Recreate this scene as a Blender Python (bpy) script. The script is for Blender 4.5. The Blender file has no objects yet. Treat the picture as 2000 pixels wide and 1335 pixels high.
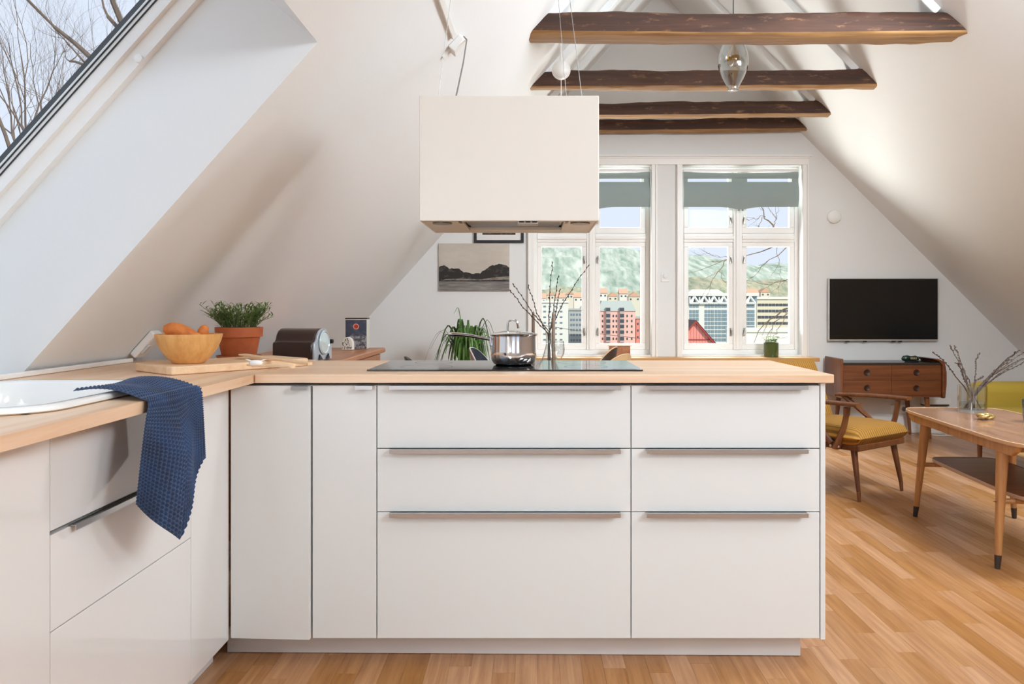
import bpy, math, random
from mathutils import Vector, Matrix, noise as mnoise

SC = bpy.context.scene
COL = SC.collection
PI = math.pi

# ------------------------------------------------------------------ camera, world, lights, exposure
F = 1600.0                    # focal length in pixels of the 2000 px wide frame
VX, VY = 1037.0, 600.0        # principal point
EYE = 1.125
cam_data = bpy.data.cameras.new('camera')
cam = bpy.data.objects.new('camera', cam_data)
COL.objects.link(cam)
cam.location = (0, 0, EYE)
cam.rotation_euler = (PI / 2, 0, 0)
cam_data.sensor_width = 36.0
cam_data.lens = F / 2000 * 36
cam_data.shift_x = (1000 - VX) / 2000
cam_data.shift_y = (VY - 667.5) / 2000
cam_data.clip_start = 0.05
cam_data.clip_end = 6000
SC.camera = cam

SC.view_settings.view_transform = 'Standard'
SC.view_settings.look = 'None'
SC.view_settings.gamma = 1
SC.view_settings.use_curve_mapping = False
SC.view_settings.exposure = 0.15
SC.cycles.max_bounces = 12
SC.cycles.diffuse_bounces = 7
SC.cycles.glossy_bounces = 5
SC.cycles.transparent_max_bounces = 24
SC.cycles.caustics_reflective = False
SC.cycles.caustics_refractive = False
SC.cycles.sample_clamp_indirect = 6.0

world = bpy.data.worlds.new('sky')
SC.world = world
world.use_nodes = True
wn = world.node_tree
bg = wn.nodes['Background']
tc = wn.nodes.new('ShaderNodeTexCoord')
sep = wn.nodes.new('ShaderNodeSeparateXYZ')
ramp = wn.nodes.new('ShaderNodeValToRGB')
wn.links.new(tc.outputs['Generated'], sep.inputs[0])
wn.links.new(sep.outputs['Z'], ramp.inputs['Fac'])
ramp.color_ramp.elements[0].position = 0.0
ramp.color_ramp.elements[0].color = (0.70, 0.75, 0.875, 1)
ramp.color_ramp.elements[1].position = 0.6
ramp.color_ramp.elements[1].color = (0.67, 0.725, 0.865, 1)
wn.links.new(ramp.outputs['Color'], bg.inputs['Color'])
bg.inputs['Strength'].default_value = 1.1


def light(name, kind, loc, rot, energy, color, size=1, size_y=None, angle=None):
    ld = bpy.data.lights.new(name, kind)
    o = bpy.data.objects.new(name, ld)
    COL.objects.link(o)
    o.location = loc
    o.rotation_euler = rot
    ld.energy = energy
    ld.color = color
    if kind == 'AREA':
        ld.shape = 'RECTANGLE'
        ld.size = size
        ld.size_y = size_y or size
    if angle is not None:
        ld.angle = angle
    return o


# sun behind the camera: lights the town and the trees outside
sun = light('sun', 'SUN', (30, -26, 28), (0, 0, 0), 4.6, (1.0, 0.95, 0.86), angle=0.02)
sun.rotation_euler = Vector((-0.62, 0.535, -0.574)).to_track_quat('-Z', 'Y').to_euler()

# the two roof planes.  left: Z = ZL + KL * X ; right: Z = ZR - X
ZL, KL = EYE + 1.547, 1.12
ZR = EYE + 4.0
AX = (ZR - ZL) / (1 + KL)           # ridge
AZ = ZL + KL * AX
LD = Vector((1, 0, KL)).normalized()
LN = Vector((-KL, 0, 1)).normalized()
RD = Vector((-1, 0, 1)).normalized()
RN = Vector((1, 0, 1)).normalized()


def SL(s, n, y):                    # point on left slope: s along slope (from X=0), n outward
    return Vector((0, y, ZL)) + LD * s + LN * n


def SR(s, n, y):                    # right slope, s from the ridge downwards (negative RD)
    return Vector((AX, y, AZ)) - RD * s + RN * n


def aim(o, target):
    d = Vector(target) - o.location
    o.rotation_euler = d.to_track_quat('-Z', 'Y').to_euler()


FILL_COL = (0.84, 0.925, 1.0)
# fill lamps added at the rear openings and roof windows to brighten the room
a = light('daylight_rear_window', 'AREA', (-0.1, -2.42, 1.55), (PI / 2, 0, PI), 6, FILL_COL, 1.2, 1.2)
a.rotation_euler = (-PI / 2, 0, PI); aim(a, (-0.1, 5, 1.45))
a = light('daylight_rear_window', 'AREA', (2.3, -2.42, 1.55), (PI / 2, 0, PI), 6, FILL_COL, 1.2, 1.2)
aim(a, (2.3, 5, 1.45))
p = SL(-1.55, 0.30, -0.4)
a = light('daylight_roof_window', 'AREA', p, (0, 0, 0), 45, FILL_COL, 1.3, 1.3)
aim(a, (3.2, 4.5, 1.8))
for yy_, en_, tg_ in ((-0.02, 90, (-1.6, 2.6, 1.4)), (1.87, 40, (-0.6, 4.5, 1.7)), (3.19, 190, (1.6, 7.4, 1.7))):
    p = SR(2.08, 0.28, yy_)
    a = light('daylight_roof_window', 'AREA', p, (0, 0, 0), en_, FILL_COL, 1.05, 1.05)
    aim(a, tg_)
# unseen fill lamp added high outside the gable windows
a = light('daylight_gable', 'AREA', (1.2, 10.6, 5.2), (0, 0, 0), 1100, FILL_COL, 4.0, 2.4)
aim(a, (1.2, 7.0, 1.2))
# second unseen fill lamp added low outside, brightening the slopes through the gable windows
a = light('daylight_gable', 'AREA', (0.6, 9.6, -1.0), (0, 0, 0), 900, (1.0, 0.97, 0.92), 4.4, 2.2)
aim(a, (2.2, 5.8, 2.5))

# ------------------------------------------------------------------ helpers


def P(x, y, Y):
    """photograph direction at a chosen real distance -> world point"""
    return Vector(((x - VX) / F * Y, Y, EYE - (y - VY) / F * Y))


def srgb(c):
    r = []
    for v in c[:3]:
        v = v / 255.0
        r.append(v / 12.92 if v <= 0.04045 else ((v + 0.055) / 1.055) ** 2.4)
    return (r[0], r[1], r[2], 1.0)


class MB:
    def __init__(self):
        self.v = []
        self.f = []
        self.m = []

    def add(self, vs, fs, mi=0):
        b = len(self.v)
        self.v += [tuple(q) for q in vs]
        for f in fs:
            self.f.append([i + b for i in f])
            self.m.append(mi)
        return self

    def box(self, x0, x1, y0, y1, z0, z1, mi=0, M=None):
        vs = [Vector(q) for q in ((x0, y0, z0), (x1, y0, z0), (x1, y1, z0), (x0, y1, z0),
                                  (x0, y0, z1), (x1, y0, z1), (x1, y1, z1), (x0, y1, z1))]
        if M is not None:
            vs = [M @ q for q in vs]
        return self.add(vs, [(0, 3, 2, 1), (4, 5, 6, 7), (0, 1, 5, 4), (1, 2, 6, 5), (2, 3, 7, 6), (3, 0, 4, 7)], mi)

    def hexa(self, c, mi=0):        # 8 corners: bottom loop, top loop
        return self.add(c, [(0, 3, 2, 1), (4, 5, 6, 7), (0, 1, 5, 4), (1, 2, 6, 5), (2, 3, 7, 6), (3, 0, 4, 7)], mi)

    def prism(self, poly, off, mi=0):   # poly of 3D points, extruded by vector off
        n = len(poly)
        off = Vector(off)
        vs = [Vector(q) for q in poly] + [Vector(q) + off for q in poly]
        fs = [tuple(range(n))[::-1], tuple(range(n, 2 * n))]
        for i in range(n):
            j = (i + 1) % n
            fs.append((i, j, n + j, n + i))
        return self.add(vs, fs, mi)

    def tube(self, pts, rad, seg=8, cap=True, mi=0, flat=1.0):
        pts = [Vector(q) for q in pts]
        n = len(pts)
        rs = rad if isinstance(rad, (list, tuple)) else [rad] * n
        vs = []
        t0 = (pts[1] - pts[0]).normalized()
        up = Vector((0, 0, 1)) if abs(t0.z) < 0.9 else Vector((1, 0, 0))
        a = t0.cross(up).normalized()
        for i in range(n):
            if i == 0:
                t = pts[1] - pts[0]
            elif i == n - 1:
                t = pts[-1] - pts[-2]
            else:
                t = pts[i + 1] - pts[i - 1]
            t.normalize()
            a = (a - t * a.dot(t))
            if a.length < 1e-6:
                a = t.orthogonal()
            a.normalize()
            b = t.cross(a)
            for k in range(seg):
                an = 2 * PI * k / seg
                vs.append(pts[i] + (a * math.cos(an) + b * math.sin(an) * flat) * rs[i])
        fs = []
        for i in range(n - 1):
            for k in range(seg):
                k2 = (k + 1) % seg
                fs.append((i * seg + k, i * seg + k2, (i + 1) * seg + k2, (i + 1) * seg + k))
        if cap:
            fs.append(tuple(range(seg))[::-1])
            fs.append(tuple(range((n - 1) * seg, n * seg)))
        return self.add(vs, fs, mi)

    def lathe(self, prof, c=(0, 0, 0), seg=32, mi=0, sx=1, sy=1):
        c = Vector(c)
        n = len(prof)
        vs = []
        for r, z in prof:
            for k in range(seg):
                an = 2 * PI * k / seg
                vs.append(c + Vector((r * math.cos(an) * sx, r * math.sin(an) * sy, z)))
        fs = []
        for i in range(n - 1):
            for k in range(seg):
                k2 = (k + 1) % seg
                fs.append((i * seg + k, i * seg + k2, (i + 1) * seg + k2, (i + 1) * seg + k))
        if prof[0][0] > 1e-5:
            fs.append(tuple(range(seg))[::-1])
        if prof[-1][0] > 1e-5:
            fs.append(tuple(range((n - 1) * seg, n * seg)))
        return self.add(vs, fs, mi)

    def grid(self, rows, mi=0, closed_u=False):   # rows: list of lists of points
        h = len(rows)
        w = len(rows[0])
        vs = [q for r in rows for q in r]
        fs = []
        for i in range(h - 1):
            for j in range(w if closed_u else w - 1):
                j2 = (j + 1) % w
                fs.append((i * w + j, i * w + j2, (i + 1) * w + j2, (i + 1) * w + j))
        return self.add(vs, fs, mi)

    def sheet(self, rows, th, mi=0):
        """grid given a thickness along its normals (solid shell)"""
        h = len(rows)
        w = len(rows[0])
        R = [[Vector(q) for q in r] for r in rows]
        back = []
        for i in range(h):
            br = []
            for j in range(w):
                du = R[i][min(j + 1, w - 1)] - R[i][max(j - 1, 0)]
                dv = R[min(i + 1, h - 1)][j] - R[max(i - 1, 0)][j]
                nn = du.cross(dv)
                if nn.length < 1e-9:
                    nn = Vector((0, 0, 1))
                br.append(R[i][j] + nn.normalized() * th)
            back.append(br)
        vs = [q for r in R for q in r] + [q for r in back for q in r]
        o = h * w
        fs = []
        for i in range(h - 1):
            for j in range(w - 1):
                a, b, c, d = i * w + j, i * w + j + 1, (i + 1) * w + j + 1, (i + 1) * w + j
                fs.append((d, c, b, a))
                fs.append((o + a, o + b, o + c, o + d))
        for j in range(w - 1):
            fs.append((j, j + 1, o + j + 1, o + j))
            k = (h - 1) * w + j
            fs.append((k + 1, k, o + k, o + k + 1))
        for i in range(h - 1):
            k = i * w
            fs.append((k + w, k, o + k, o + k + w))
            k = i * w + w - 1
            fs.append((k, k + w, o + k + w, o + k))
        return self.add(vs, fs, mi)

    def xf(self, M):
        self.v = [tuple(M @ Vector(q)) for q in self.v]
        return self


def mesh_of(name, mb, mats, smooth=False):
    me = bpy.data.meshes.new(name)
    me.from_pydata(mb.v, [], mb.f)
    mats = mats if isinstance(mats, (list, tuple)) else [mats]
    for m in mats:
        me.materials.append(m)
    if len(mats) > 1:
        for p_, mi in zip(me.polygons, mb.m):
            p_.material_index = mi
    me.update()
    if smooth:
        for p_ in me.polygons:
            p_.use_smooth = True
        me.set_sharp_from_angle(angle=math.radians(smooth if smooth > 1 else 40))
    return me


def link(name, me, parent=None, loc=(0, 0, 0), rot=(0, 0, 0)):
    o = bpy.data.objects.new(name, me)
    COL.objects.link(o)
    o.location = loc
    o.rotation_euler = rot
    if parent is not None:
        o.parent = parent
    return o


def wloc(o):
    p_ = Vector(o.location)
    while o.parent is not None:
        o = o.parent
        p_ = p_ + Vector(o.location)
    return p_


def obj(name, mb, mats, parent=None, local=False, bevel=0, smooth=False, kind=None, label=None, seg=2):
    """mesh object; coordinates are world ones unless local (then relative to the parent)"""
    xs = [q[0] for q in mb.v]; ys = [q[1] for q in mb.v]; zs = [q[2] for q in mb.v]
    c = Vector(((min(xs) + max(xs)) / 2, (min(ys) + max(ys)) / 2, min(zs)))
    mb.v = [(q[0] - c.x, q[1] - c.y, q[2] - c.z) for q in mb.v]
    loc = c
    if parent is not None and not local:
        loc = c - wloc(parent)
    o = link(name, mesh_of(name, mb, mats, smooth), parent, loc)
    if bevel:
        b = o.modifiers.new('bevel', 'BEVEL')
        b.width = bevel
        b.segments = seg
        b.limit_method = 'ANGLE'
        b.angle_limit = math.radians(50)
    if kind:
        o['kind'] = kind
    if label:
        o['label'] = label
    return o


def tag(o, label, cat, group=None):
    o['label'] = label
    o['category'] = cat
    if group:
        o['group'] = group
    return o


def thing(name, label, cat, loc=(0, 0, 0), rotz=0, group=None):
    o = bpy.data.objects.new(name, None)
    COL.objects.link(o)
    o.empty_display_size = 0.1
    o.location = loc
    o.rotation_euler = (0, 0, rotz)
    return tag(o, label, cat, group)


def struct(name, mb, mats, **k):
    o = obj(name, mb, mats, **k)
    o['kind'] = 'structure'
    return o


# ------------------------------------------------------------------ materials
MATS = {}


def mat(name, col, rough=0.5, metal=0.0, spec=0.5, emit=None, coat=0.0, sheen=0.0, bump=None, var=None):
    """col sRGB 0-255.  bump=(scale,strength)  var=(scale(x,y,z), colour2, low, high)"""
    if name in MATS:
        return MATS[name]
    m = bpy.data.materials.new(name)
    m.use_nodes = True
    nt = m.node_tree
    b = nt.nodes['Principled BSDF']
    b.inputs['Base Color'].default_value = srgb(col)
    b.inputs['Roughness'].default_value = rough
    b.inputs['Metallic'].default_value = metal
    b.inputs['Specular IOR Level'].default_value = spec
    b.inputs['Coat Weight'].default_value = coat
    b.inputs['Coat Roughness'].default_value = 0.05
    b.inputs['Sheen Weight'].default_value = sheen
    if emit:
        b.inputs['Emission Color'].default_value = srgb(emit[0])
        b.inputs['Emission Strength'].default_value = emit[1]
    geo = None
    if bump or var:
        geo = nt.nodes.new('ShaderNodeNewGeometry')
    if var:
        mp = nt.nodes.new('ShaderNodeMapping')
        mp.inputs['Scale'].default_value = var[0]
        nt.links.new(geo.outputs['Position'], mp.inputs['Vector'])
        nz = nt.nodes.new('ShaderNodeTexNoise')
        nz.inputs['Scale'].default_value = 1.0
        nz.inputs['Detail'].default_value = 6
        nz.inputs['Roughness'].default_value = 0.6
        nt.links.new(mp.outputs[0], nz.inputs['Vector'])
        rp = nt.nodes.new('ShaderNodeValToRGB')
        rp.color_ramp.elements[0].position = var[2]
        rp.color_ramp.elements[1].position = var[3]
        rp.color_ramp.elements[0].color = srgb(col)
        rp.color_ramp.elements[1].color = srgb(var[1])
        nt.links.new(nz.outputs['Fac'], rp.inputs['Fac'])
        nt.links.new(rp.outputs['Color'], b.inputs['Base Color'])
    if bump:
        nz = nt.nodes.new('ShaderNodeTexNoise')
        nz.inputs['Scale'].default_value = bump[0]
        nz.inputs['Detail'].default_value = 4
        nt.links.new(geo.outputs['Position'], nz.inputs['Vector'])
        bp = nt.nodes.new('ShaderNodeBump')
        bp.inputs['Strength'].default_value = bump[1]
        bp.inputs['Distance'].default_value = 0.01
        nt.links.new(nz.outputs['Fac'], bp.inputs['Height'])
        nt.links.new(bp.outputs[0], b.inputs['Normal'])
    MATS[name] = m
    return m


def glassmat(name, tint=(255, 255, 255), refl=1.0):
    m = bpy.data.materials.new(name)
    m.use_nodes = True
    nt = m.node_tree
    nt.nodes.remove(nt.nodes['Principled BSDF'])
    out = nt.nodes['Material Output']
    tr = nt.nodes.new('ShaderNodeBsdfTransparent')
    tr.inputs['Color'].default_value = srgb(tint)
    gl = nt.nodes.new('ShaderNodeBsdfGlossy')
    gl.inputs['Roughness'].default_value = 0.02
    fr = nt.nodes.new('ShaderNodeLayerWeight')
    fr.inputs['Blend'].default_value = 0.5
    pw = nt.nodes.new('ShaderNodeMath')
    pw.operation = 'POWER'
    pw.inputs[1].default_value = 3.5
    nt.links.new(fr.outputs['Facing'], pw.inputs[0])
    mu = nt.nodes.new('ShaderNodeMath')
    mu.operation = 'MULTIPLY_ADD'
    mu.use_clamp = True
    mu.inputs[1].default_value = 0.75 * refl
    mu.inputs[2].default_value = 0.045 * refl
    nt.links.new(pw.outputs[0], mu.inputs[0])
    mx = nt.nodes.new('ShaderNodeMixShader')
    nt.links.new(mu.outputs[0], mx.inputs[0])
    nt.links.new(tr.outputs[0], mx.inputs[1])
    nt.links.new(gl.outputs[0], mx.inputs[2])
    nt.links.new(mx.outputs[0], out.inputs['Surface'])
    MATS[name] = m
    return m


def woodmat(name, c1, c2, axis='X', scale=1.0, rough=0.45, c3=None, obj_random=False, coat=0.0):
    """streaky grain along an axis in world space"""
    m = bpy.data.materials.new(name)
    m.use_nodes = True
    nt = m.node_tree
    b = nt.nodes['Principled BSDF']
    b.inputs['Roughness'].default_value = rough
    b.inputs['Coat Weight'].default_value = coat
    geo = nt.nodes.new('ShaderNodeNewGeometry')
    mp = nt.nodes.new('ShaderNodeMapping')
    s = {'X': (1.2, 22, 22), 'Y': (22, 1.2, 22), 'Z': (22, 22, 1.2)}[axis]
    mp.inputs['Scale'].default_value = tuple(q * scale for q in s)
    nt.links.new(geo.outputs['Position'], mp.inputs['Vector'])
    nz = nt.nodes.new('ShaderNodeTexNoise')
    nz.noise_dimensions = '4D'
    nz.inputs['Scale'].default_value = 1.0
    nz.inputs['Detail'].default_value = 5
    nz.inputs['Roughness'].default_value = 0.62
    nz.inputs['Distortion'].default_value = 0.6
    nt.links.new(mp.outputs[0], nz.inputs['Vector'])
    rp = nt.nodes.new('ShaderNodeValToRGB')
    rp.color_ramp.elements[0].position = 0.3
    rp.color_ramp.elements[1].position = 0.72
    rp.color_ramp.elements[0].color = srgb(c1)
    rp.color_ramp.elements[1].color = srgb(c2)
    nt.links.new(nz.outputs['Fac'], rp.inputs['Fac'])
    last = rp.outputs['Color']
    if obj_random:
        oi = nt.nodes.new('ShaderNodeObjectInfo')
        ad = nt.nodes.new('ShaderNodeMath'); ad.operation = 'ADD'
        nt.links.new(oi.outputs['Random'], ad.inputs[0])
        nt.links.new(geo.outputs['Random Per Island'], ad.inputs[1])
        fr = nt.nodes.new('ShaderNodeMath'); fr.operation = 'FRACT'
        nt.links.new(ad.outputs[0], fr.inputs[0])
        w = nt.nodes.new('ShaderNodeMath'); w.operation = 'MULTIPLY'; w.inputs[1].default_value = 37.0
        nt.links.new(fr.outputs[0], w.inputs[0])
        nt.links.new(w.outputs[0], nz.inputs['W'])
        hs = nt.nodes.new('ShaderNodeHueSaturation')
        mr = nt.nodes.new('ShaderNodeMapRange')
        mr.inputs['To Min'].default_value = 0.78
        mr.inputs['To Max'].default_value = 1.10
        nt.links.new(fr.outputs[0], mr.inputs['Value'])
        nt.links.new(mr.outputs[0], hs.inputs['Value'])
        mr2 = nt.nodes.new('ShaderNodeMapRange')
        mr2.inputs['To Min'].default_value = 1.12
        mr2.inputs['To Max'].default_value = 0.9
        nt.links.new(fr.outputs[0], mr2.inputs['Value'])
        nt.links.new(mr2.outputs[0], hs.inputs['Saturation'])
        nt.links.new(last, hs.inputs['Color'])
        last = hs.outputs['Color']
    nt.links.new(last, b.inputs['Base Color'])
    bp = nt.nodes.new('ShaderNodeBump')
    bp.inputs['Strength'].default_value = 0.08
    bp.inputs['Distance'].default_value = 0.003
    nt.links.new(nz.outputs['Fac'], bp.inputs['Height'])
    nt.links.new(bp.outputs[0], b.inputs['Normal'])
    MATS[name] = m
    return m


WALL = mat('wall_paint', (226, 226, 224), 0.75, bump=(60, 0.05))
CEIL = mat('ceiling_paint', (229, 231, 231), 0.8, bump=(40, 0.05))
TRIM = mat('white_gloss_paint', (236, 234, 230), 0.35)
FRONT = mat('matt_white_front', (225, 228, 227), 0.42)
GLOSSF = mat('high_gloss_white', (229, 229, 228), 0.08, coat=0.6)
PLINTH = mat('plinth_grey_white', (214, 212, 210), 0.5)
ALU = mat('aluminium', (200, 200, 200), 0.3, 1.0)
CHROME = mat('polished_steel', (225, 225, 228), 0.07, 1.0)
GAPSHADOW = mat('dark_gap', (40, 34, 30), 0.8)
BLACKGLASS = mat('black_ceramic_glass', (14, 14, 16), 0.06, spec=0.6)
BLACK = mat('black_plastic', (18, 18, 20), 0.4)
PANE = glassmat('window_glass', (250, 252, 252), 0.05)
GLASS = glassmat('clear_glass', (250, 252, 252), 2.2)
OAKX = woodmat('worktop_oak_x', (214, 172, 132), (241, 214, 186), 'X', 0.8, 0.38)
OAKY = woodmat('worktop_oak_y', (214, 172, 132), (241, 214, 186), 'Y', 0.8, 0.38)
FLOORW = woodmat('floor_oak', (158, 108, 66), (202, 152, 106), 'Y', 2.3, 0.33, obj_random=True)
TEAK = woodmat('teak', (92, 50, 26), (134, 78, 42), 'X', 1.6, 0.38)
TEAKZ = woodmat('teak_upright', (98, 56, 30), (136, 82, 46), 'Z', 1.6, 0.38)
ARMW = woodmat('armchair_walnut', (76, 42, 22), (116, 68, 38), 'Z', 1.6, 0.35)
TEAKTOP = woodmat('teak_table_top', (122, 84, 60), (164, 122, 92), 'Y', 1.4, 0.25, coat=0.15)
OAKLEG = woodmat('oak_leg', (150, 98, 54), (190, 138, 84), 'Z', 1.6, 0.4)
SILLW = woodmat('sill_oak', (178, 130, 76), (206, 160, 104), 'X', 1.2, 0.4)
BEECH = woodmat('pale_beech', (222, 184, 142), (240, 212, 178), 'X', 1.4, 0.5)
BAMBOO = woodmat('bamboo', (206, 148, 82), (232, 184, 118), 'Z', 2.0, 0.4)
SIDEW = woodmat('sideboard_wood', (150, 92, 54), (186, 128, 86), 'Y', 1.4, 0.35)
BEAMD = woodmat('beam_dark_face', (40, 22, 14), (84, 52, 34), 'X', 0.9, 0.75)
BEAML = woodmat('beam_hewn_underside', (112, 76, 42), (178, 138, 88), 'X', 1.2, 0.7)
TERRA = mat('terracotta', (176, 92, 48), 0.7, var=((14, 14, 14), (158, 78, 40), 0.4, 0.7))
SOIL = mat('soil', (46, 32, 22), 0.95)
WHITEP = mat('white_plastic', (234, 233, 230), 0.35)

# ================================================================== STRUCTURE
YW = 7.37           # face of the end wall
YR = -2.5           # rear wall behind the camera
XKL, XKR = -2.05, 4.45
RND = random.Random(7)

# ---- floor with oak strips
mb = MB().box(XKL - .1, XKR + .1, YR - .1, YW + .25, -0.12, -0.015)
floor = struct('floor', mb, mat('subfloor', (70, 50, 34), 0.9))
PW = 0.069
LENS = [0.38, 0.48, 0.6, 0.74]
GAPP = 0.00025
cand = []
nx = int((XKR - XKL) / PW)
for i in range(nx):
    x0 = XKL + i * PW
    y = YR - RND.random() * 0.5
    while y < YW + .02:
        L = RND.choice(LENS)
        cx, cy = x0 + PW / 2, y + L / 2
        far = max(cy, 0.3)
        px = VX + cx / far * F
        py = VY + EYE / far * F
        inview = cy > 2.3 and -60 < px < 2060 and py < 1400
        if inview and (cx < 0.92 and cy > 2.7):
            inview = False        # under the kitchen
        if inview and cx < -0.93:
            inview = False
        size = PW * L / far ** 3 if inview else 0
        cand.append((size, x0, y, L))
        y += L
cand.sort(reverse=True)
pmesh = {}
for L in LENS:
    m_ = MB().box(-PW / 2 + GAPP, PW / 2 - GAPP, -L / 2 + GAPP, L / 2 - GAPP, -0.015, 0.0)
    pmesh[L] = mesh_of('floor_strip', m_, FLOORW)
rest = MB()
n_ind = 0
for size, x0, y, L in cand:
    if y + L > YW + 0.2:
        L2 = YW + 0.2 - y
        if L2 < 0.02:
            continue
        rest.box(x0 + GAPP, x0 + PW - GAPP, y + GAPP, y + L2 - GAPP, -0.015, 0.0)
        continue
    if size > 0 and n_ind < 300:
        o = link('floor_strip', pmesh[L], floor, Vector((x0 + PW / 2, y + L / 2, -RND.random() * 0.0004)) - wloc(floor))
        n_ind += 1
    else:
        rest.box(x0 + GAPP, x0 + PW - GAPP, y + GAPP, y + L - GAPP, -0.015, 0.0)
o = obj('floor_strip_field', rest, FLOORW, floor, kind='stuff')

# ---- end wall (gable) with two window openings, built from prisms
WZ0, WZ1 = EYE - 0.429, EYE + 1.281
W1 = (0.023, 1.083)
W2 = (1.36, 2.44)
TH = 0.20


def gz(x):
    return min(ZL + KL * x, ZR - x)


def wallpiece(m, poly):
    m.prism([(q[0], YW, q[1]) for q in poly], (0, TH, 0))


mb = MB()
xa = (WZ1 - ZL) / KL              # slope reaches window head height here
wallpiece(mb, [(XKL - .2, 0), (XKR + .2, 0), (XKR + .2, WZ0), (XKL - .2, WZ0)])
wallpiece(mb, [((WZ0 - ZL) / KL, WZ0), (W1[0], WZ0), (W1[0], WZ1), (xa, WZ1)])
wallpiece(mb, [(W1[1], WZ0), (W2[0], WZ0), (W2[0], WZ1), (W1[1], WZ1)])
wallpiece(mb, [(W2[1], WZ0), (ZR - WZ0, WZ0), (ZR - WZ1, WZ1), (W2[1], WZ1)])
wallpiece(mb, [(xa, WZ1), (ZR - WZ1, WZ1), (AX, AZ)])
wall_back = struct('wall_back', mb, WALL)

# ---- rear wall behind the camera with two window openings
mb = MB()
R1, R2, RZ0, RZ1 = (-0.9, 0.7), (1.5, 3.1), 0.75, 2.3


def rp(poly):
    mb.prism([(q[0], YR - TH, q[1]) for q in poly], (0, TH, 0))


RZ1 = 2.0
xr = (RZ1 - ZL) / KL
rp([(XKL - .2, 0), (XKR + .2, 0), (XKR + .2, RZ0), (XKL - .2, RZ0)])
R1 = (-0.55, 0.75)
rp([((RZ0 - ZL) / KL, RZ0), (R1[0], RZ0), (R1[0], RZ1), (xr, RZ1)])
rp([(R1[1], RZ0), (R2[0], RZ0), (R2[0], RZ1), (R1[1], RZ1)])
rp([(R2[1], RZ0), (ZR - RZ0, RZ0), (ZR - RZ1, RZ1), (R2[1], RZ1)])
rp([(xr, RZ1), (ZR - RZ1, RZ1), (AX, AZ)])
struct('wall_front', mb, WALL)
struct('wall_left', MB().box(XKL - 0.12, XKL, YR, YW, 0, ZL + KL * XKL), WALL)
struct('wall_right', MB().box(XKR, XKR + 0.12, YR, YW, 0, ZR - XKR), WALL)

# ---- sloping ceilings
RT = 0.36
s_bot, s_top = (XKL - .25) / LD.x, AX / LD.x
SKY_S0, SKY_S1 = -1.60 / LD.x, -0.655 / LD.x
SKY = [(1.05, 2.515), (-1.15, 0.40)]      # Y ranges of the roof window and the added unseen one


def slabL(m, s0, s1, y0, y1, n0=0.0, n1=RT):
    m.hexa([SL(s0, n0, y0), SL(s1, n0, y0), SL(s1, n0, y1), SL(s0, n0, y1),
            SL(s0, n1, y0), SL(s1, n1, y0), SL(s1, n1, y1), SL(s0, n1, y1)])


mb = MB()
slabL(mb, s_bot, SKY_S0, YR - TH, YW + TH)
slabL(mb, SKY_S1, s_top, YR - TH, YW + TH)
ys = [YR - TH, SKY[1][0], SKY[1][1], SKY[0][0], SKY[0][1], YW + TH]
for k in (0, 2, 4):
    slabL(mb, SKY_S0, SKY_S1, ys[k], ys[k + 1])
struct('ceiling_left', mb, CEIL)


def slabR(m, s0, s1, y0, y1, n0=0.0, n1=RT):
    m.hexa([SR(s1, n0, y0), SR(s0, n0, y0), SR(s0, n0, y1), SR(s1, n0, y1),
            SR(s1, n1, y0), SR(s0, n1, y0), SR(s0, n1, y1), SR(s1, n1, y1)])


r_end = (XKR + .3 - AX) * math.sqrt(2)
RS0, RS1 = 1.15, 3.0
RYS = [(-0.6, 0.55), (1.3, 2.45), (2.62, 3.77)]
mb = MB()
slabR(mb, -0.001, RS0, YR - TH, YW + TH)
slabR(mb, RS1, r_end, YR - TH, YW + TH)
for y0, y1 in ((YR - TH, RYS[0][0]), (RYS[0][1], RYS[1][0]), (RYS[1][1], RYS[2][0]), (RYS[2][1], YW + TH)):
    slabR(mb, RS0, RS1, y0, y1)
struct('ceiling_right', mb, CEIL)

# ---- roof windows: frame, sash, glazing bead, pane
BEAD = mat('dark_gasket', (40, 40, 42), 0.6)


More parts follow.
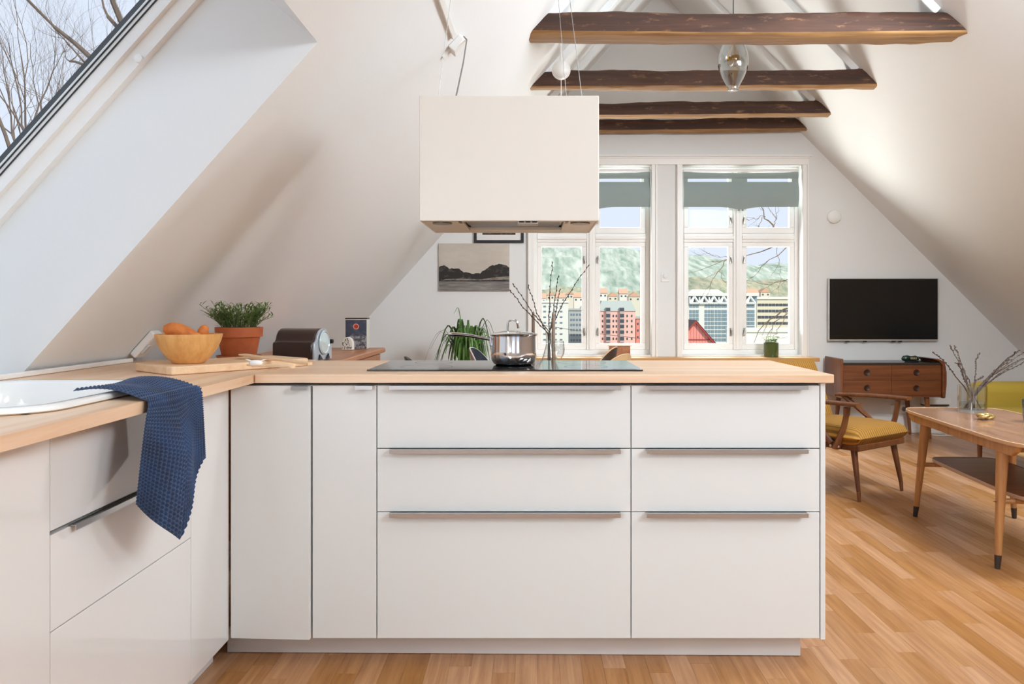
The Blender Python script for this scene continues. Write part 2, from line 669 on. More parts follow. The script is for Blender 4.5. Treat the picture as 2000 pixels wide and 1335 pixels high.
def roof_window(name, S, s0, s1, y0, y1, flip=1):
    def bx(m, a0, a1, b0, b1, n0, n1):
        c = [S(a0, n0, b0), S(a1, n0, b0), S(a1, n0, b1), S(a0, n0, b1),
             S(a0, n1, b0), S(a1, n1, b0), S(a1, n1, b1), S(a0, n1, b1)]
        if flip < 0:
            c = [c[1], c[0], c[3], c[2], c[5], c[4], c[7], c[6]]
        m.hexa(c)

    def ring(m, w, n0, n1, ins=0.0):
        bx(m, s0 + ins, s1 - ins, y0 + ins, y0 + ins + w, n0, n1)
        bx(m, s0 + ins, s1 - ins, y1 - ins - w, y1 - ins, n0, n1)
        bx(m, s0 + ins, s0 + ins + w, y0 + ins + w, y1 - ins - w, n0, n1)
        bx(m, s1 - ins - w, s1 - ins, y0 + ins + w, y1 - ins - w, n0, n1)

    m = MB(); ring(m, 0.030, RT - 0.012, RT + 0.03)
    root = struct(name, m, TRIM)
    m = MB(); ring(m, 0.052, RT + 0.03, RT + 0.088, 0.0)
    obj('sash', m, TRIM, root)
    m = MB(); ring(m, 0.004, RT + 0.062, RT + 0.065, 0.0525)
    obj('glazing_gasket', m, BEAD, root)
    m = MB(); ring(m, 0.004, RT + 0.076, RT + 0.079, 0.0525)
    obj('glazing_gasket', m, BEAD, root)
    m = MB(); bx(m, s0 + 0.053, s1 - 0.053, y0 + 0.053, y1 - 0.053, RT + 0.080, RT + 0.086)
    obj('pane', m, PANE, root)
    m = MB(); ring(m, 0.060, RT + 0.089, RT + 0.105, -0.012)
    obj('flashing', m, mat('grey_flashing', (70, 72, 75), 0.5), root)
    if flip < 0:
        m = MB(); bx(m, s0 + .05, s1 - .05, y0 + .05, y1 - .05, RT + .02, RT + .028)
        obj('blackout_blind', m, WHITEP, root)  # unseen panel added to keep the sun out
    return root


w3 = roof_window('window_3', SL, SKY_S0, SKY_S1, *SKY[0])
roof_window('window_4', SL, SKY_S0, SKY_S1, *SKY[1])  # unseen roof window added to bring more light in
for i_, (y0, y1) in enumerate(RYS):
    roof_window('window_%d' % (5 + i_), SR, RS0, RS1, y0, y1, -1)  # unseen roof windows added on the right slope to hold fill lamps
m = MB().lathe([(0.0, 0), (0.012, 0.002), (0.012, 0.012), (0, 0.014)], seg=12)
m.xf(Matrix.Translation(SL(SKY_S0 + 1.02, RT - 0.006, SKY[0][1] - 0.034)) @ Matrix.Rotation(PI / 2, 4, 'X'))
obj('hinge_cap', m, WHITEP, w3)

# ---- casement windows in the gable
YS = YW + 0.13


def casement(name, x0, dx=0.0):
    r = []
    X = lambda v: v + dx
    z = lambda v: EYE + v
    m = MB()
    a, b = x0
    m.box(a, b, YS - .02, YS + .06, WZ0, WZ0 + .045)
    m.box(a, b, YS - .02, YS + .06, WZ1 - .045, WZ1)
    m.box(a, a + .035, YS - .02, YS + .06, WZ0 + .045, WZ1 - .045)
    m.box(b - .035, b, YS - .02, YS + .06, WZ0 + .045, WZ1 - .045)
    root = struct(name, m, TRIM, bevel=0.003)
    m = MB().box(X(1.845), X(1.925), YS - .035, YS + .05, WZ0 + .045, WZ1 - .045)
    m.box(X(1.867), X(1.903), YS - .048, YS - .035, WZ0 + .045, WZ1 - .045)
    obj('mullion', m, TRIM, root, bevel=0.004)
    for (p, q) in ((a + .035, X(1.845)), (X(1.925), b - .035)):
        m = MB().box(p, q, YS - .028, YS + .05, z(.595), z(.675))
        m.box(p, q, YS - .042, YS - .028, z(.62), z(.65))
        obj('transom', m, TRIM, root, bevel=0.004)
    for (p, q, s) in ((a + .036, X(1.844), 1), (X(1.926), b - .036, -1)):
        for (u, v) in ((WZ0 + .046, z(.594)), (z(.676), WZ1 - .046)):
            w = 0.042
            m = MB()
            m.box(p, q, YS - .022, YS + .03, u, u + w + .012)
            m.box(p, q, YS - .022, YS + .03, v - w, v)
            m.box(p, p + w, YS - .022, YS + .03, u + w + .012, v - w)
            m.box(q - w, q, YS - .022, YS + .03, u + w + .012, v - w)
            sash = obj('sash', m, TRIM, root, bevel=0.004)
            m = MB().box(p + w - .004, q - w + .004, YS + .006, YS + .011, u + w + .008, v - w + .004)
            obj('pane', m, PANE, sash)
            hx = q - w / 2 if s > 0 else p + w / 2
            hs = ((u + 0.16, v - .16) if v - u > 0.7 else (u + .12,))
            for hz in hs:
                m = MB().box(hx - .006, hx + .006, YS - .032, YS - .022, hz - .035, hz + .035)
                m.tube([(hx, YS - .03, hz + .02), (hx, YS - .05, hz + .02), (hx + s * .012, YS - .052, hz - .03)], 0.005, 6)
                obj('latch', m, mat('latch_metal', (150, 146, 138), 0.35, 1.0), sash)
    return root


casement('window_1', W1, -1.337)
casement('window_2', W2, 0.0)

# casings, head moulding, sill
mb = MB()
for (a, b) in (W1, W2):
    mb.box(a - .055, a, YW - .022, YW, WZ0 - .02, WZ1 + .0)
    mb.box(b, b + .055, YW - .022, YW, WZ0 - .02, WZ1 + .0)
    mb.box(a - .05, a - .035, YW - .034, YW - .022, WZ0 - .02, WZ1)
    mb.box(b + .035, b + .05, YW - .034, YW - .022, WZ0 - .02, WZ1)
struct('trim_1', mb, TRIM, bevel=0.003)
mb = MB()
mb.box(W1[0] - .055, W2[1] + .055, YW - .022, YW, WZ1, WZ1 + .07)
mb.box(W1[0] - .06, W2[1] + .06, YW - .034, YW - .022, WZ1 + .055, WZ1 + .07)
mb.box(W1[0] - .075, W2[1] + .075, YW - .045, YW, WZ1 + .07, WZ1 + .085)
struct('trim_2', mb, TRIM, bevel=0.003)
mb = MB().box(W1[0] - .09, W2[1] + .09, YW - .20, YW + .11, WZ0 - .045, WZ0 - .012)
struct('trim_3', mb, SILLW, bevel=0.004)
struct('baseboard_back', MB().box(XKL, XKR, YW - .018, YW, 0, .15).box(XKL, XKR, YW - .024, YW - .018, 0, .03), TRIM, bevel=0.003)
struct('baseboard_right', MB().box(XKR - .018, XKR, YR, YW - .03, 0, .12), TRIM, bevel=0.003)

# ---- white rafters above the tie beams, left and right
BEAMS = [(4.60, .20, .125), (5.75, .12, .125), (6.63, .12, .115), (7.20, .12, .11)]
ZB = EYE + 1.545
k = 10
for (y, dep, h) in BEAMS[:3]:
    y0, y1 = y + 0.02, y + 0.13
    m = MB()
    m.hexa([SL(.10, -.05, y0), SL(s_top - .05, -.05, y0), SL(s_top - .05, -.05, y1), SL(.10, -.05, y1),
            SL(.10, 0.02, y0), SL(s_top - .05, .02, y0), SL(s_top - .05, .02, y1), SL(.10, .02, y1)])
    struct('trim_%d' % k, m, CEIL, bevel=0.008); k += 1
    m = MB()
    e = (ZR - ZB - AX) * math.sqrt(2) - .20
    m.hexa([SR(e, -.045, y0), SR(.05, -.045, y0), SR(.05, -.045, y1), SR(e, -.045, y1),
            SR(e, .02, y0), SR(.05, .02, y0), SR(.05, .02, y1), SR(e, .02, y1)])
    struct('trim_%d' % k, m, CEIL, bevel=0.008); k += 1

# ---- old tie beams
def beammat():
    m = BEAMD
    nt = m.node_tree
    b = nt.nodes['Principled BSDF']
    src = b.inputs['Base Color'].links[0].from_socket
    geo = nt.nodes.new('ShaderNodeNewGeometry')
    mp = nt.nodes.new('ShaderNodeMapping')
    mp.inputs['Scale'].default_value = (7, 20, 26)
    nt.links.new(geo.outputs['Position'], mp.inputs['Vector'])
    nz = nt.nodes.new('ShaderNodeTexNoise')
    nz.inputs['Scale'].default_value = 1.0
    nz.inputs['Detail'].default_value = 7
    nz.inputs['Roughness'].default_value = 0.7
    nt.links.new(mp.outputs[0], nz.inputs['Vector'])
    rp_ = nt.nodes.new('ShaderNodeValToRGB')
    rp_.color_ramp.elements[0].position = 0.57
    rp_.color_ramp.elements[1].position = 0.69
    nt.links.new(nz.outputs['Fac'], rp_.inputs['Fac'])
    mx = nt.nodes.new('ShaderNodeMixRGB')
    mx.inputs[2].default_value = srgb((124, 88, 60))
    nt.links.new(rp_.outputs['Color'], mx.inputs[0])
    nt.links.new(src, mx.inputs[1])
    nt.links.new(mx.outputs[0], b.inputs['Base Color'])
    nt.nodes['Bump'].inputs['Strength'].default_value = 0.5
    nt.nodes['Bump'].inputs['Distance'].default_value = 0.01


beammat()
blabels = ['thick dark old timber beam nearest the kitchen, with knots and worn patches',
           'second dark timber tie beam, just behind the clear glass pendant',
           'third dark timber tie beam, partly behind the hood',
           'farthest and shortest-looking timber tie beam, close to the window wall']
for bi, (y, dep, h) in enumerate(BEAMS):
    rr = random.Random(20 + bi)
    n = 60
    nb = 4
    mb = MB()
    rows = []
    xl0 = 0.0
    tilt = [(0.0, 0.0), (0.0, .01), (0.0, .02), (0., .02)][bi]
    for i in range(n + 1):
        t = i / n
        loop = []
        # corners around the section: front bottom, front top, back top, back bottom (with rounding points)
        sec = [(0, .012), (0, h * .35), (0.004, h * .7), (.010, h - .012), (.03, h), (dep - .03, h), (dep - .004, h - .02),
               (dep, h * .5), (dep - .004, .014), (dep - .02, 0), (dep * .5, -.004), (.018, 0)]
        for (dy, dz) in sec:
            z = ZB + dz + tilt[0] + (tilt[1] - tilt[0]) * t
            xl = max((z - ZL) / KL, xl0 - 1) - 0.01
            xr_ = ZR - z + .01
            x = xl + (xr_ - xl) * t
            w = mnoise.noise(Vector((x * 2.2, bi * 7.3 + dy * 14, dz * 14)))
            w2 = mnoise.noise(Vector((x * 9, bi * 5.1 + dy * 30, dz * 30)))
            d = .013 * w + .006 * w2
            bow = (.012 if bi == 0 else .004) * math.sin(t * PI)
            cy, cz = dep / 2, h / 2
            vy, vz = dy - cy, dz - cz
            ll = math.hypot(vy, vz)
            loop.append(Vector((x, y + dy + vy / ll * d, z + vz / ll * d - bow)))
        rows.append(loop)
    mb.grid(rows, closed_u=True)
    w = len(rows[0])
    # underside faces get the paler wood
    for fi in range(len(mb.f)):
        j = fi % w
        mb.m[fi] = 1 if j in (8, 9, 10, 11) else 0
    mb.add(rows[0], [tuple(range(w))], 0)
    mb.add(rows[-1], [tuple(range(w))[::-1]], 0)
    o = obj('ceiling_beam', mb, [BEAMD, BEAML], smooth=50)
    tag(o, blabels[bi], 'beam', 'timber tie beams under the roof')

# ================================================================== KITCHEN
WT, WB = 0.915, 0.888             # worktop top / underside
FX = -0.953                       # plane of the left fronts
FY = 2.585                        # plane of the island fronts
IX1 = 0.9495                      # right end of the island worktop
WX = -0.867                       # front edge of the left worktop
XB = -1.545                       # back of the left worktop at the sloping wall

# ---- worktops
SX0, SX1, SY0, SY1 = -1.41, -0.985, 1.60, 2.19      # hole for the sink
mb = MB()
mb.box(SX1, WX, 0.55, 3.30, WB, WT)
mb.box(XB, SX0, 0.55, 3.30, WB, WT)
mb.box(SX0, SX1, 0.55, SY0, WB, WT)
mb.box(SX0, SX1, SY1, 3.30, WB, WT)
tag(obj('worktop', mb, OAKY), 'light oak worktop under the roof window, holding the white sink', 'worktop')
mb = MB().box(WX + .0012, IX1, 2.564, 3.252, WB, WT)
tag(obj('worktop', mb, OAKX, bevel=0.003), 'long light oak worktop of the island, with the black hob set in', 'worktop')


def edge_handle(parent, x0, x1, y, ztop):
    """thin folded metal lip on the top edge of a front that faces -Y"""
    m = MB()
    m.box(x0, x1, y - .024, y + .004, ztop - .0005, ztop + .0015)
    m.box(x0, x1, y - .024, y - .0225, ztop - .011, ztop - .0005)
    return obj('handle', m, ALU, parent, label='slim aluminium edge handle')


def island_cabinet(label, x0, x1, fronts, kind, handle, open_deg=0.0):
    cx = (x0 + x1) / 2
    t = thing('base_cabinet', label, 'cabinet', (cx, 2.9, 0.08))
    m = MB()
    th = 0.016
    m.box(x0, x0 + th, FY + .021, 3.20, .08, .88)
    m.box(x1 - th, x1, FY + .021, 3.20, .08, .88)
    m.box(x0 + th, x1 - th, FY + .021, 3.20, .08, .08 + th)
    m.box(x0 + th, x1 - th, 3.188, 3.20, .08 + th, .88)
    m.box(x0 + th, x1 - th, FY + .021, FY + .12, .88 - th, .88)
    m.box(x0 + th, x1 - th, FY + .05, FY + .06, .08 + th, .88 - th)
    obj('carcass', m, FRONT, t)
    obj('support_rail', MB().box(x0 + .001, x1 - .001, FY + .014, FY + .03, .8803, .8877), GAPSHADOW, t)  # dark strip added to draw the shadow gap under the worktop
    for (z0, z1) in fronts:
        g = .0015
        m = MB().box(x0 + g, x1 - g, FY, FY + .018, z0 + g, z1 - g)
        d = obj(kind, m, FRONT, t, bevel=0.0012)
        hx0, hx1 = handle
        h = edge_handle(d, hx0, hx1, FY, z1 - g)
        if open_deg:
            pv = Vector((x0, FY + .018, 0))
            M = Matrix.Translation(pv) @ Matrix.Rotation(math.radians(-open_deg), 4, 'Z') @ Matrix.Translation(-pv)
            # move the door (and its handle) about its left hinge
            base = wloc(t)
            new = M @ (base + Vector(d.location))
            d.location = new - base
            d.rotation_euler = (0, 0, math.radians(-open_deg))
    return t


X_ = [-0.9500, -0.6915, -0.4865, 0.3158, 0.9120]
three = [(.68, .88), (.48, .68), (.08, .48)]
island_cabinet('narrow white corner base cabinet whose door stands slightly ajar', X_[0] + .002, X_[1] - .001, [(.08, .88)], 'door', (-.745, -.696), 3.2)
island_cabinet('slim white base cabinet between the corner door and the wide drawers', X_[1] + .001, X_[2], [(.08, .88)], 'door', (-.549, -.496))
island_cabinet('wide white island cabinet with three drawers below the hob', X_[2], X_[3], three, 'drawer', (-.443, .281))
end_cab = island_cabinet('white island cabinet with three drawers at the open end', X_[3], X_[4], three, 'drawer', (.362, .868))
mb = MB().box(.9137, .9285, FY - .002, 3.20, .078, .886)
obj('side_panel', mb, FRONT, end_cab, bevel=0.001)
# plinth boards, the island one set slightly askew
mb = MB()
ang = math.atan2(-.028, 1.86)
M = Matrix.Translation((-.99, 2.672, 0)) @ Matrix.Rotation(ang, 4, 'Z')
mb.box(0, 1.86, 0, .016, 0.002, .0795, M=M)
mb.box(1.845, 1.861, .016, .45, 0.002, .0795, M=M)
tag(obj('plinth', mb, PLINTH), 'long pale plinth board under the island drawers', 'plinth')
mb = MB().box(FX - .072, FX - .056, .7, 2.60, .002, .0795)
tag(obj('plinth', mb, PLINTH), 'pale plinth board under the glossy sink cabinets', 'plinth')

# ---- left run
def left_cabinet(label, y0, y1, fronts, kind, handles):
    t = thing('base_cabinet', label, 'cabinet', (FX - .3, (y0 + y1) / 2, .08))
    m = MB()
    th = .016
    m.box(FX - .56, FX - .021, y0, y0 + th, .08, .80)
    m.box(FX - .56, FX - .021, y1 - th, y1, .08, .80)
    m.box(FX - .56, FX - .021, y0 + th, y1 - th, .08, .096)
    m.box(FX - .06, FX - .05, y0 + th, y1 - th, .096, .66)
    obj('carcass', m, FRONT, t)
    for (z0, z1), hnd in zip(fronts, handles):
        g = .0012
        m = MB().box(FX - .018, FX, y0 + g, y1 - g, z0 + g, z1 - g - (.006 if hnd else 0))
        d = obj(kind, m, GLOSSF, t, bevel=0.001)
        if hnd:
            m = MB()
            m.box(FX - .004, FX + .0125, y0 + .07, y1 - .06, z1 - .0062, z1 - .0046)
            m.box(FX + .011, FX + .0125, y0 + .07, y1 - .06, z1 - .016, z1 - .0062)
            obj('handle', m, ALU, d, label='slim aluminium edge handle')
    return t


left_cabinet('glossy white base cabinet at the left picture edge beside the sink drawers', 1.02, 1.624, [(.08, .88)], 'door', [0])
left_cabinet('glossy white sink cabinet with three drawers behind the hanging towel', 1.624, 2.296, three, 'drawer', [0, 1, 0])
mb = MB().box(FX - .018, FX, 2.2975, 2.583, .078, .885)
tag(obj('filler_panel', mb, GLOSSF, bevel=0.001), 'tall glossy white filler panel in the inner corner', 'panel')
mb = MB().box(FX - .018, FX, .56, 1.0185, .08, .88)
tag(obj('filler_panel', mb, GLOSSF, bevel=0.001), 'glossy white end panel nearest the camera', 'panel')

# ---- sink
def rrect(x0, x1, y0, y1, r, z, n=8):
    pts = []
    for (cx, cy, a0) in ((x1 - r, y1 - r, 0), (x0 + r, y1 - r, 90), (x0 + r, y0 + r, 180), (x1 - r, y0 + r, 270)):
        for k in range(n + 1):
            a = math.radians(a0 + 90 * k / n)
            pts.append(Vector((cx + r * math.cos(a), cy + r * math.sin(a), z)))
    return pts


def ins(d, r, z):
    return rrect(-1.448 + d, -.952 - d, 1.563 + d, 2.225 - d, r, z)


PORC = mat('white_porcelain', (238, 237, 234), 0.12, coat=0.4)
t = thing('sink', 'white ceramic inset sink in the worktop below the roof window', 'sink', (-1.2, 1.9, WT - .19))
mb = MB()
mb.grid([ins(.006, .12, WT + .0008), ins(0, .125, WT + .004), ins(.0, .125, WT + .010), ins(.006, .12, WT + .0145), ins(.030, .10, WT + .0145),
         ins(.044, .085, WT + .006), ins(.05, .07, WT - .05), ins(.062, .065, WT - .17), ins(.09, .05, WT - .188)], closed_u=True)
last = ins(.09, .05, WT - .188)
mb.add(last, [tuple(range(len(last)))])
obj('basin', mb, PORC, t, smooth=60)
mb = MB().lathe([(0, .0), (.045, .0), (.045, .003), (.03, .004), (0, .002)], (-1.2, 1.9, WT - .1875), 24)
obj('drain', mb, CHROME, t, smooth=True)

# ---- hob
t = thing('induction_hob', 'flat black glass induction hob set into the island worktop', 'hob', (-.085, 2.94, WT))
hx0, hx1, hy0, hy1 = -.540, .369, 2.695, 3.165
mb = MB().box(hx0, hx1, hy0, hy1, WT + .0003, WT + .0055)
obj('glass_plate', mb, BLACKGLASS, t, bevel=0.001)
mb = MB()
mb.box(hx1 - .10, hx1 - .02, hy0 + .012, hy0 + .02, WT + .0056, WT + .0058)
obj('control_marks', mb, mat('grey_print', (120, 120, 122), 0.5), t)
for (cx, cy, r) in ((-.36, 2.83, .09), (-.36, 3.04, .07), (.19, 2.83, .075), (.19, 3.04, .09)):
    mb = MB(); rows = []
    for rr in (r, r - .002):
        rows.append([Vector((cx + rr * math.cos(2 * PI * q / 40), cy + rr * math.sin(2 * PI * q / 40), WT + .0057)) for q in range(40)])
    mb.grid(rows, closed_u=True)
    obj('zone_ring', mb, mat('grey_print', (120, 120, 122), 0.5), t)

# ---- saucepan with lid
sc_ = Vector((-.062, 2.93, WT + .0056))
t = thing('saucepan', 'shiny steel saucepan with lid and long handle on the hob', 'saucepan', sc_)
mb = MB().lathe([(0, 0), (.062, 0), (.071, .004), (.079, .016), (.0815, .03), (.0805, .05), (.0795, .085), (.0795, .101), (.0835, .103),
                 (.0835, .105), (.078, .105), (.0775, .09), (.0775, .03), (.07, .008), (0, .006)], sc_, 48)
obj('pan_body', mb, CHROME, t, smooth=50)
mb = MB().lathe([(.085, .1055), (.086, .108), (.083, .111), (.06, .116), (.03, .120), (0, .1215)], sc_, 48)
mb.lathe([(.085, .1055), (0, .1056)], sc_, 48)
lid = obj('lid', mb, CHROME, t, smooth=50)
mb = MB()
pts = []
for k in range(13):
    a = PI * (k / 12) * 1.12 - .12
    pts.append(sc_ + Vector((-.024 + .0 * k + .024 - .026 * math.cos(a), 0, .128 + .034 * math.sin(a) + (.0 if k > 2 else .0))))
pts = [sc_ + Vector((-.022, 0, .119))] + [sc_ + Vector((-.022, 0, .135))] + [sc_ + Vector((-.004 - .018 * math.cos(a), 0, .147 + .013 * math.sin(a))) for a in [PI * q / 8 for q in range(1, 9)]] + [sc_ + Vector((.017, 0, .130))]
mb.tube(pts, .0042, 8)
obj('knob', mb, CHROME, lid, smooth=True)
mb = MB()
hp = []
hr = []
for k in range(15):
    u = k / 14
    hp.append(sc_ + Vector((-.078 - .155 * u, 0.004, .088 + .018 * math.sin(u * PI * .55) + .002 * u)))
    hr.append(.009 + .006 * (u ** 1.2) - (.004 if k == 14 else 0))
mb.tube(hp, hr, 10, flat=.55)
hd = obj('handle', mb, CHROME, t, smooth=True)
mb = MB().box(-.0855, -.0785, -.017, .017, .066, .098).xf(Matrix.Translation(sc_))
obj('handle_bracket', mb, CHROME, hd, bevel=0.003)

# ---- extractor hood on wires
HY0, HY1 = 2.75, 3.20
hx0 = (819 - VX) / F * HY0; hx1 = (1170 - VX) / F * HY0
hz0 = EYE + (VY - 431) / F * HY0; hz1 = EYE + (VY - 186.5) / F * HY0
HOODM = mat('hood_cream_white', (226, 222, 214), 0.36)
t = thing('extractor_hood', 'white box-shaped extractor hood hanging on wires above the hob', 'hood', ((hx0 + hx1) / 2, 2.97, hz0))
mb = MB()
th = .006
mb.box(hx0, hx1, HY0, HY0 + th, hz0, hz1)
mb.box(hx0, hx1, HY1 - th, HY1, hz0, hz1)
mb.box(hx0, hx0 + th, HY0 + th, HY1 - th, hz0, hz1)
mb.box(hx1 - th, hx1, HY0 + th, HY1 - th, hz0, hz1)
mb.box(hx0 + th, hx1 - th, HY0 + th, HY1 - th, hz1 - th, hz1)
obj('shell', mb, HOODM, t, bevel=0.0025)
zu = hz0 + .002
mb = MB()
fx0, fx1, fy0, fy1 = hx0 + .14, hx1 - .115, HY0 + .06, HY1 - .10
# underside plate as a ring around the filter opening
mb.box(hx0 + th, fx0, HY0 + th, HY1 - th, zu, zu + .012)
mb.box(fx1, hx1 - th, HY0 + th, HY1 - th, zu, zu + .012)
mb.box(fx0, fx1, HY0 + th, fy0, zu, zu + .012)
mb.box(fx0, fx1, fy1, HY1 - th, zu, zu + .012)
obj('underside', mb, HOODM, t, bevel=0.002)
mb = MB().box(fx0, fx1, fy0, fy1, zu + .016, zu + .02)
for k in range(12):
    yy = fy0 + .01 + k * (fy1 - fy0 - .02) / 11
    mb.box(fx0 + .01, fx1 - .01, yy - .004, yy + .004, zu + .010, zu + .016)
obj('grease_filter', mb, ALU, t)
mb = MB().box(-.045, .025, HY0 + .02, HY0 + .09, zu - .010, zu)
cb = obj('control_box', mb, mat('control_grey', (196, 196, 196), 0.4), t, bevel=0.002)
for q in range(3):
    obj('button', MB().box(-.040 + q * .022, -.024 + q * .022, HY0 + .016, HY0 + .02, zu - .006, zu - .001), BLACK, cb)
LEDM = mat('lamp_lens', (205, 200, 190), 0.25)
RINGM = mat('lamp_ring', (120, 112, 100), 0.3, 1.0)
for cx in (hx0 + .068, hx1 - .058):
    m = MB().lathe([(.034, zu - .004), (.034, zu), (.026, zu), (.026, zu - .003)], (cx, HY0 + .085, 0), 28)
    lr = obj('spotlight_ring', m, RINGM, t, smooth=True)
    obj('spotlight_lens', MB().lathe([(0, zu - .002), (.026, zu - .002)], (cx, HY0 + .085, 0), 28), LEDM, lr)
for cx in (fx0 - .012, fx1 + .004):
    obj('filter_clip', MB().box(cx, cx + .010, HY0 + .03, HY0 + .09, zu - .002, zu), mat('clip_bronze', (120, 100, 74), 0.4, .6), t)
def wire(name, a, b, r, m_, label, cat, grp=None, parent=None):
    mb = MB().tube([a, b], r, 6)
    return obj(name, mb, m_, parent)
STEELW = mat('steel_wire', (150, 148, 144), 0.35, 1.0)
def ceil_hit(x):
    return ZL + KL * x
for (px_, py_, qx, qy, Y) in ((853, 190, 880, 0, 2.95), (1110, 182, 1093, 28, 3.12), (1138, 180, 1113, 0, 2.85)):
    a_ = P(px_, py_, Y)
    a_.z = hz1
    b_ = P(qx, qy, Y)
    d_ = b_ - a_
    # run on up to the sloping ceiling
    k_ = (ZL + KL * a_.x - a_.z) / (d_.z - KL * d_.x)
    obj('suspension_wire', MB().tube([a_, a_ + d_ * k_], .0011, 6), STEELW, t)
# power cable from the ceiling box
boxp = SL(-.30 / LD.x, 0, 3.22)
t2 = thing('ceiling_junction_box', 'small white cable box on the sloping ceiling above the hood', 'junction box', boxp)
CABM = mat('white_cable', (222, 220, 214), 0.5)
cj = P(893, 78, 3.22)
sj = (cj.x) / LD.x
def slbox(m, s0, s1, y0, y1, n0, n1):
    m.hexa([SL(s0, -n1, y0), SL(s1, -n1, y0), SL(s1, -n1, y1), SL(s0, -n1, y1),
            SL(s0, -n0, y0), SL(s1, -n0, y0), SL(s1, -n0, y1), SL(s0, -n0, y1)])
Yj = 1.547 / ((600 - 78) / F + KL * (1037 - 893) / F)      # where that line of sight meets the ceiling
cj = P(893, 78, Yj); sj = cj.x / LD.x
t2.location = cj
mb = MB(); slbox(mb, sj - .055, sj + .02, Yj - .045, Yj + .045, 0.0, .035)
obj('housing', mb, WHITEP, t2, bevel=0.006)
mb = MB(); slbox(mb, sj - .10, sj - .05, Yj - .012, Yj + .012, 0, .012)
obj('cable_clip', mb, WHITEP, t2)
e = P(882, 187, 3.05); e.z = hz1 + .004
mid = (cj + e) / 2
st = SL(sj + .03, -.012, Yj)
mb = MB().tube([st, st + Vector((.015, -.02, -.02)), st.lerp(e, .3) + Vector((.012, 0, -.02)), st.lerp(e, .65) + Vector((.005, 0, -.02)), e], .0032, 6)
tag(obj('power_cable', mb, mat('grey_cable', (120, 116, 112), 0.5), smooth=True), 'grey power cable running from the ceiling box down to the hood', 'cable')
# white surface conduit going up the slope toward the ridge
Yc0, Yc1 = Yj - .06, None
ca = P(884, 70, 1.547 / ((600 - 70) / F + KL * (1037 - 884) / F))
cb_ = P(852, -20, 1.547 / ((600 + 20) / F + KL * (1037 - 852) / F))
va = (ca - cb_).normalized(); vn = -LN; vs = va.cross(vn)
mb = MB().hexa([ca - vs * .012, cb_ - vs * .012, cb_ + vs * .012, ca + vs * .012,
                ca - vs * .012 + vn * .016, cb_ - vs * .012 + vn * .016, cb_ + vs * .012 + vn * .016, ca + vs * .012 + vn * .016])
tag(obj('cable_duct', mb, WHITEP, bevel=0.002), 'white cable duct fixed to the sloping ceiling beside the hood wire', 'cable duct')

# ---- towel
TOW = mat('navy_waffle_cotton', (14, 38, 70), 0.9, sheen=0.25, var=((9, 9, 9), (26, 62, 106), 0.35, 0.7))
rows = []
NU, NV = 290, 170
def lerp(a, b, t):
    return a + (b - a) * t
for i in range(NU + 1):
    u = i / NU
    row = []
    for j in range(NV + 1):
        v = j / NV
        # bottom contour
        if v < .46:
            q = v / .46
            yb = lerp(1.762, 1.905, q); zb = lerp(.70, .583, q ** 1.1)
        else:
            q = (v - .46) / .54
            yb = lerp(1.905, 2.150, q); zb = lerp(.583, .735, q ** .9)
        # upper end lying on the worktop
        xt = lerp(-1.062, -1.05, v) + .02 * math.sin(v * 5); yt = lerp(1.90, 2.245, v)
        ye = lerp(1.828, 2.118, v)          # over the edge
        if u < .32:
            q = u / .32
            x = lerp(xt, WX, q)
            y = lerp(yt, ye, q)
            z = WT + .019 - .012 * q ** 3 + (.010 * math.sin(PI * q) * (.55 + .45 * math.sin(v * 9.0 + .8)) + .004) * 1.0
            if x > -.95:
                pass
        else:
            q = (u - .32) / .68
            qq = min(q / .10, 1)
            an = qq * PI / 2
            drop = max(q - .07, 0) / .93
            x = WX + .016 * math.sin(an)
            z = lerp(WT + .010 - .016 * (1 - math.cos(an)), zb, drop)
            y = lerp(ye, yb, drop ** .8 if drop > 0 else 0)
            fold = (.5 - .5 * math.cos(2 * PI * min(v * (1.25 - .2 * drop), 1))) * .045 * min(1, drop * 2.4) * (1 - .25 * drop)
            x += fold + .004
            y += .010 * math.sin(v * 9.5 + 2.4) * drop
        row.append(Vector((x, y, z)))
    rows.append(row)
# waffle cells as real relief
cells_v, cells_u = 28, 48
R2_ = []
for i in range(NU + 1):
    r_ = []
    for j in range(NV + 1):
        a_ = rows[i][j]
        du = rows[i][min(j + 1, NV)] - rows[i][max(j - 1, 0)]
        dv = rows[min(i + 1, NU)][j] - rows[max(i - 1, 0)][j]
        nn = du.cross(dv).normalized()
        hgt = abs(math.sin(PI * cells_u * i / NU)) * abs(math.sin(PI * cells_v * j / NV))
        r_.append(a_ + nn * .0055 * (1 - hgt))
    R2_.append(r_)
mb = MB().sheet(R2_, .002)
tag(obj('kitchen_towel', mb, TOW, smooth=80), 'navy blue waffle towel draped over the worktop edge by the sink', 'towel')

# ================================================================== THINGS ON THE WORKTOP
def yw(y, z=WT):                  # distance at which image row y meets height z
    return (EYE - z) * F / (y - VY)


# cutting board
def onplane(x, y, z):
    Y = yw(y, z)
    return Vector(((x - VX) / F * Y, Y, z))


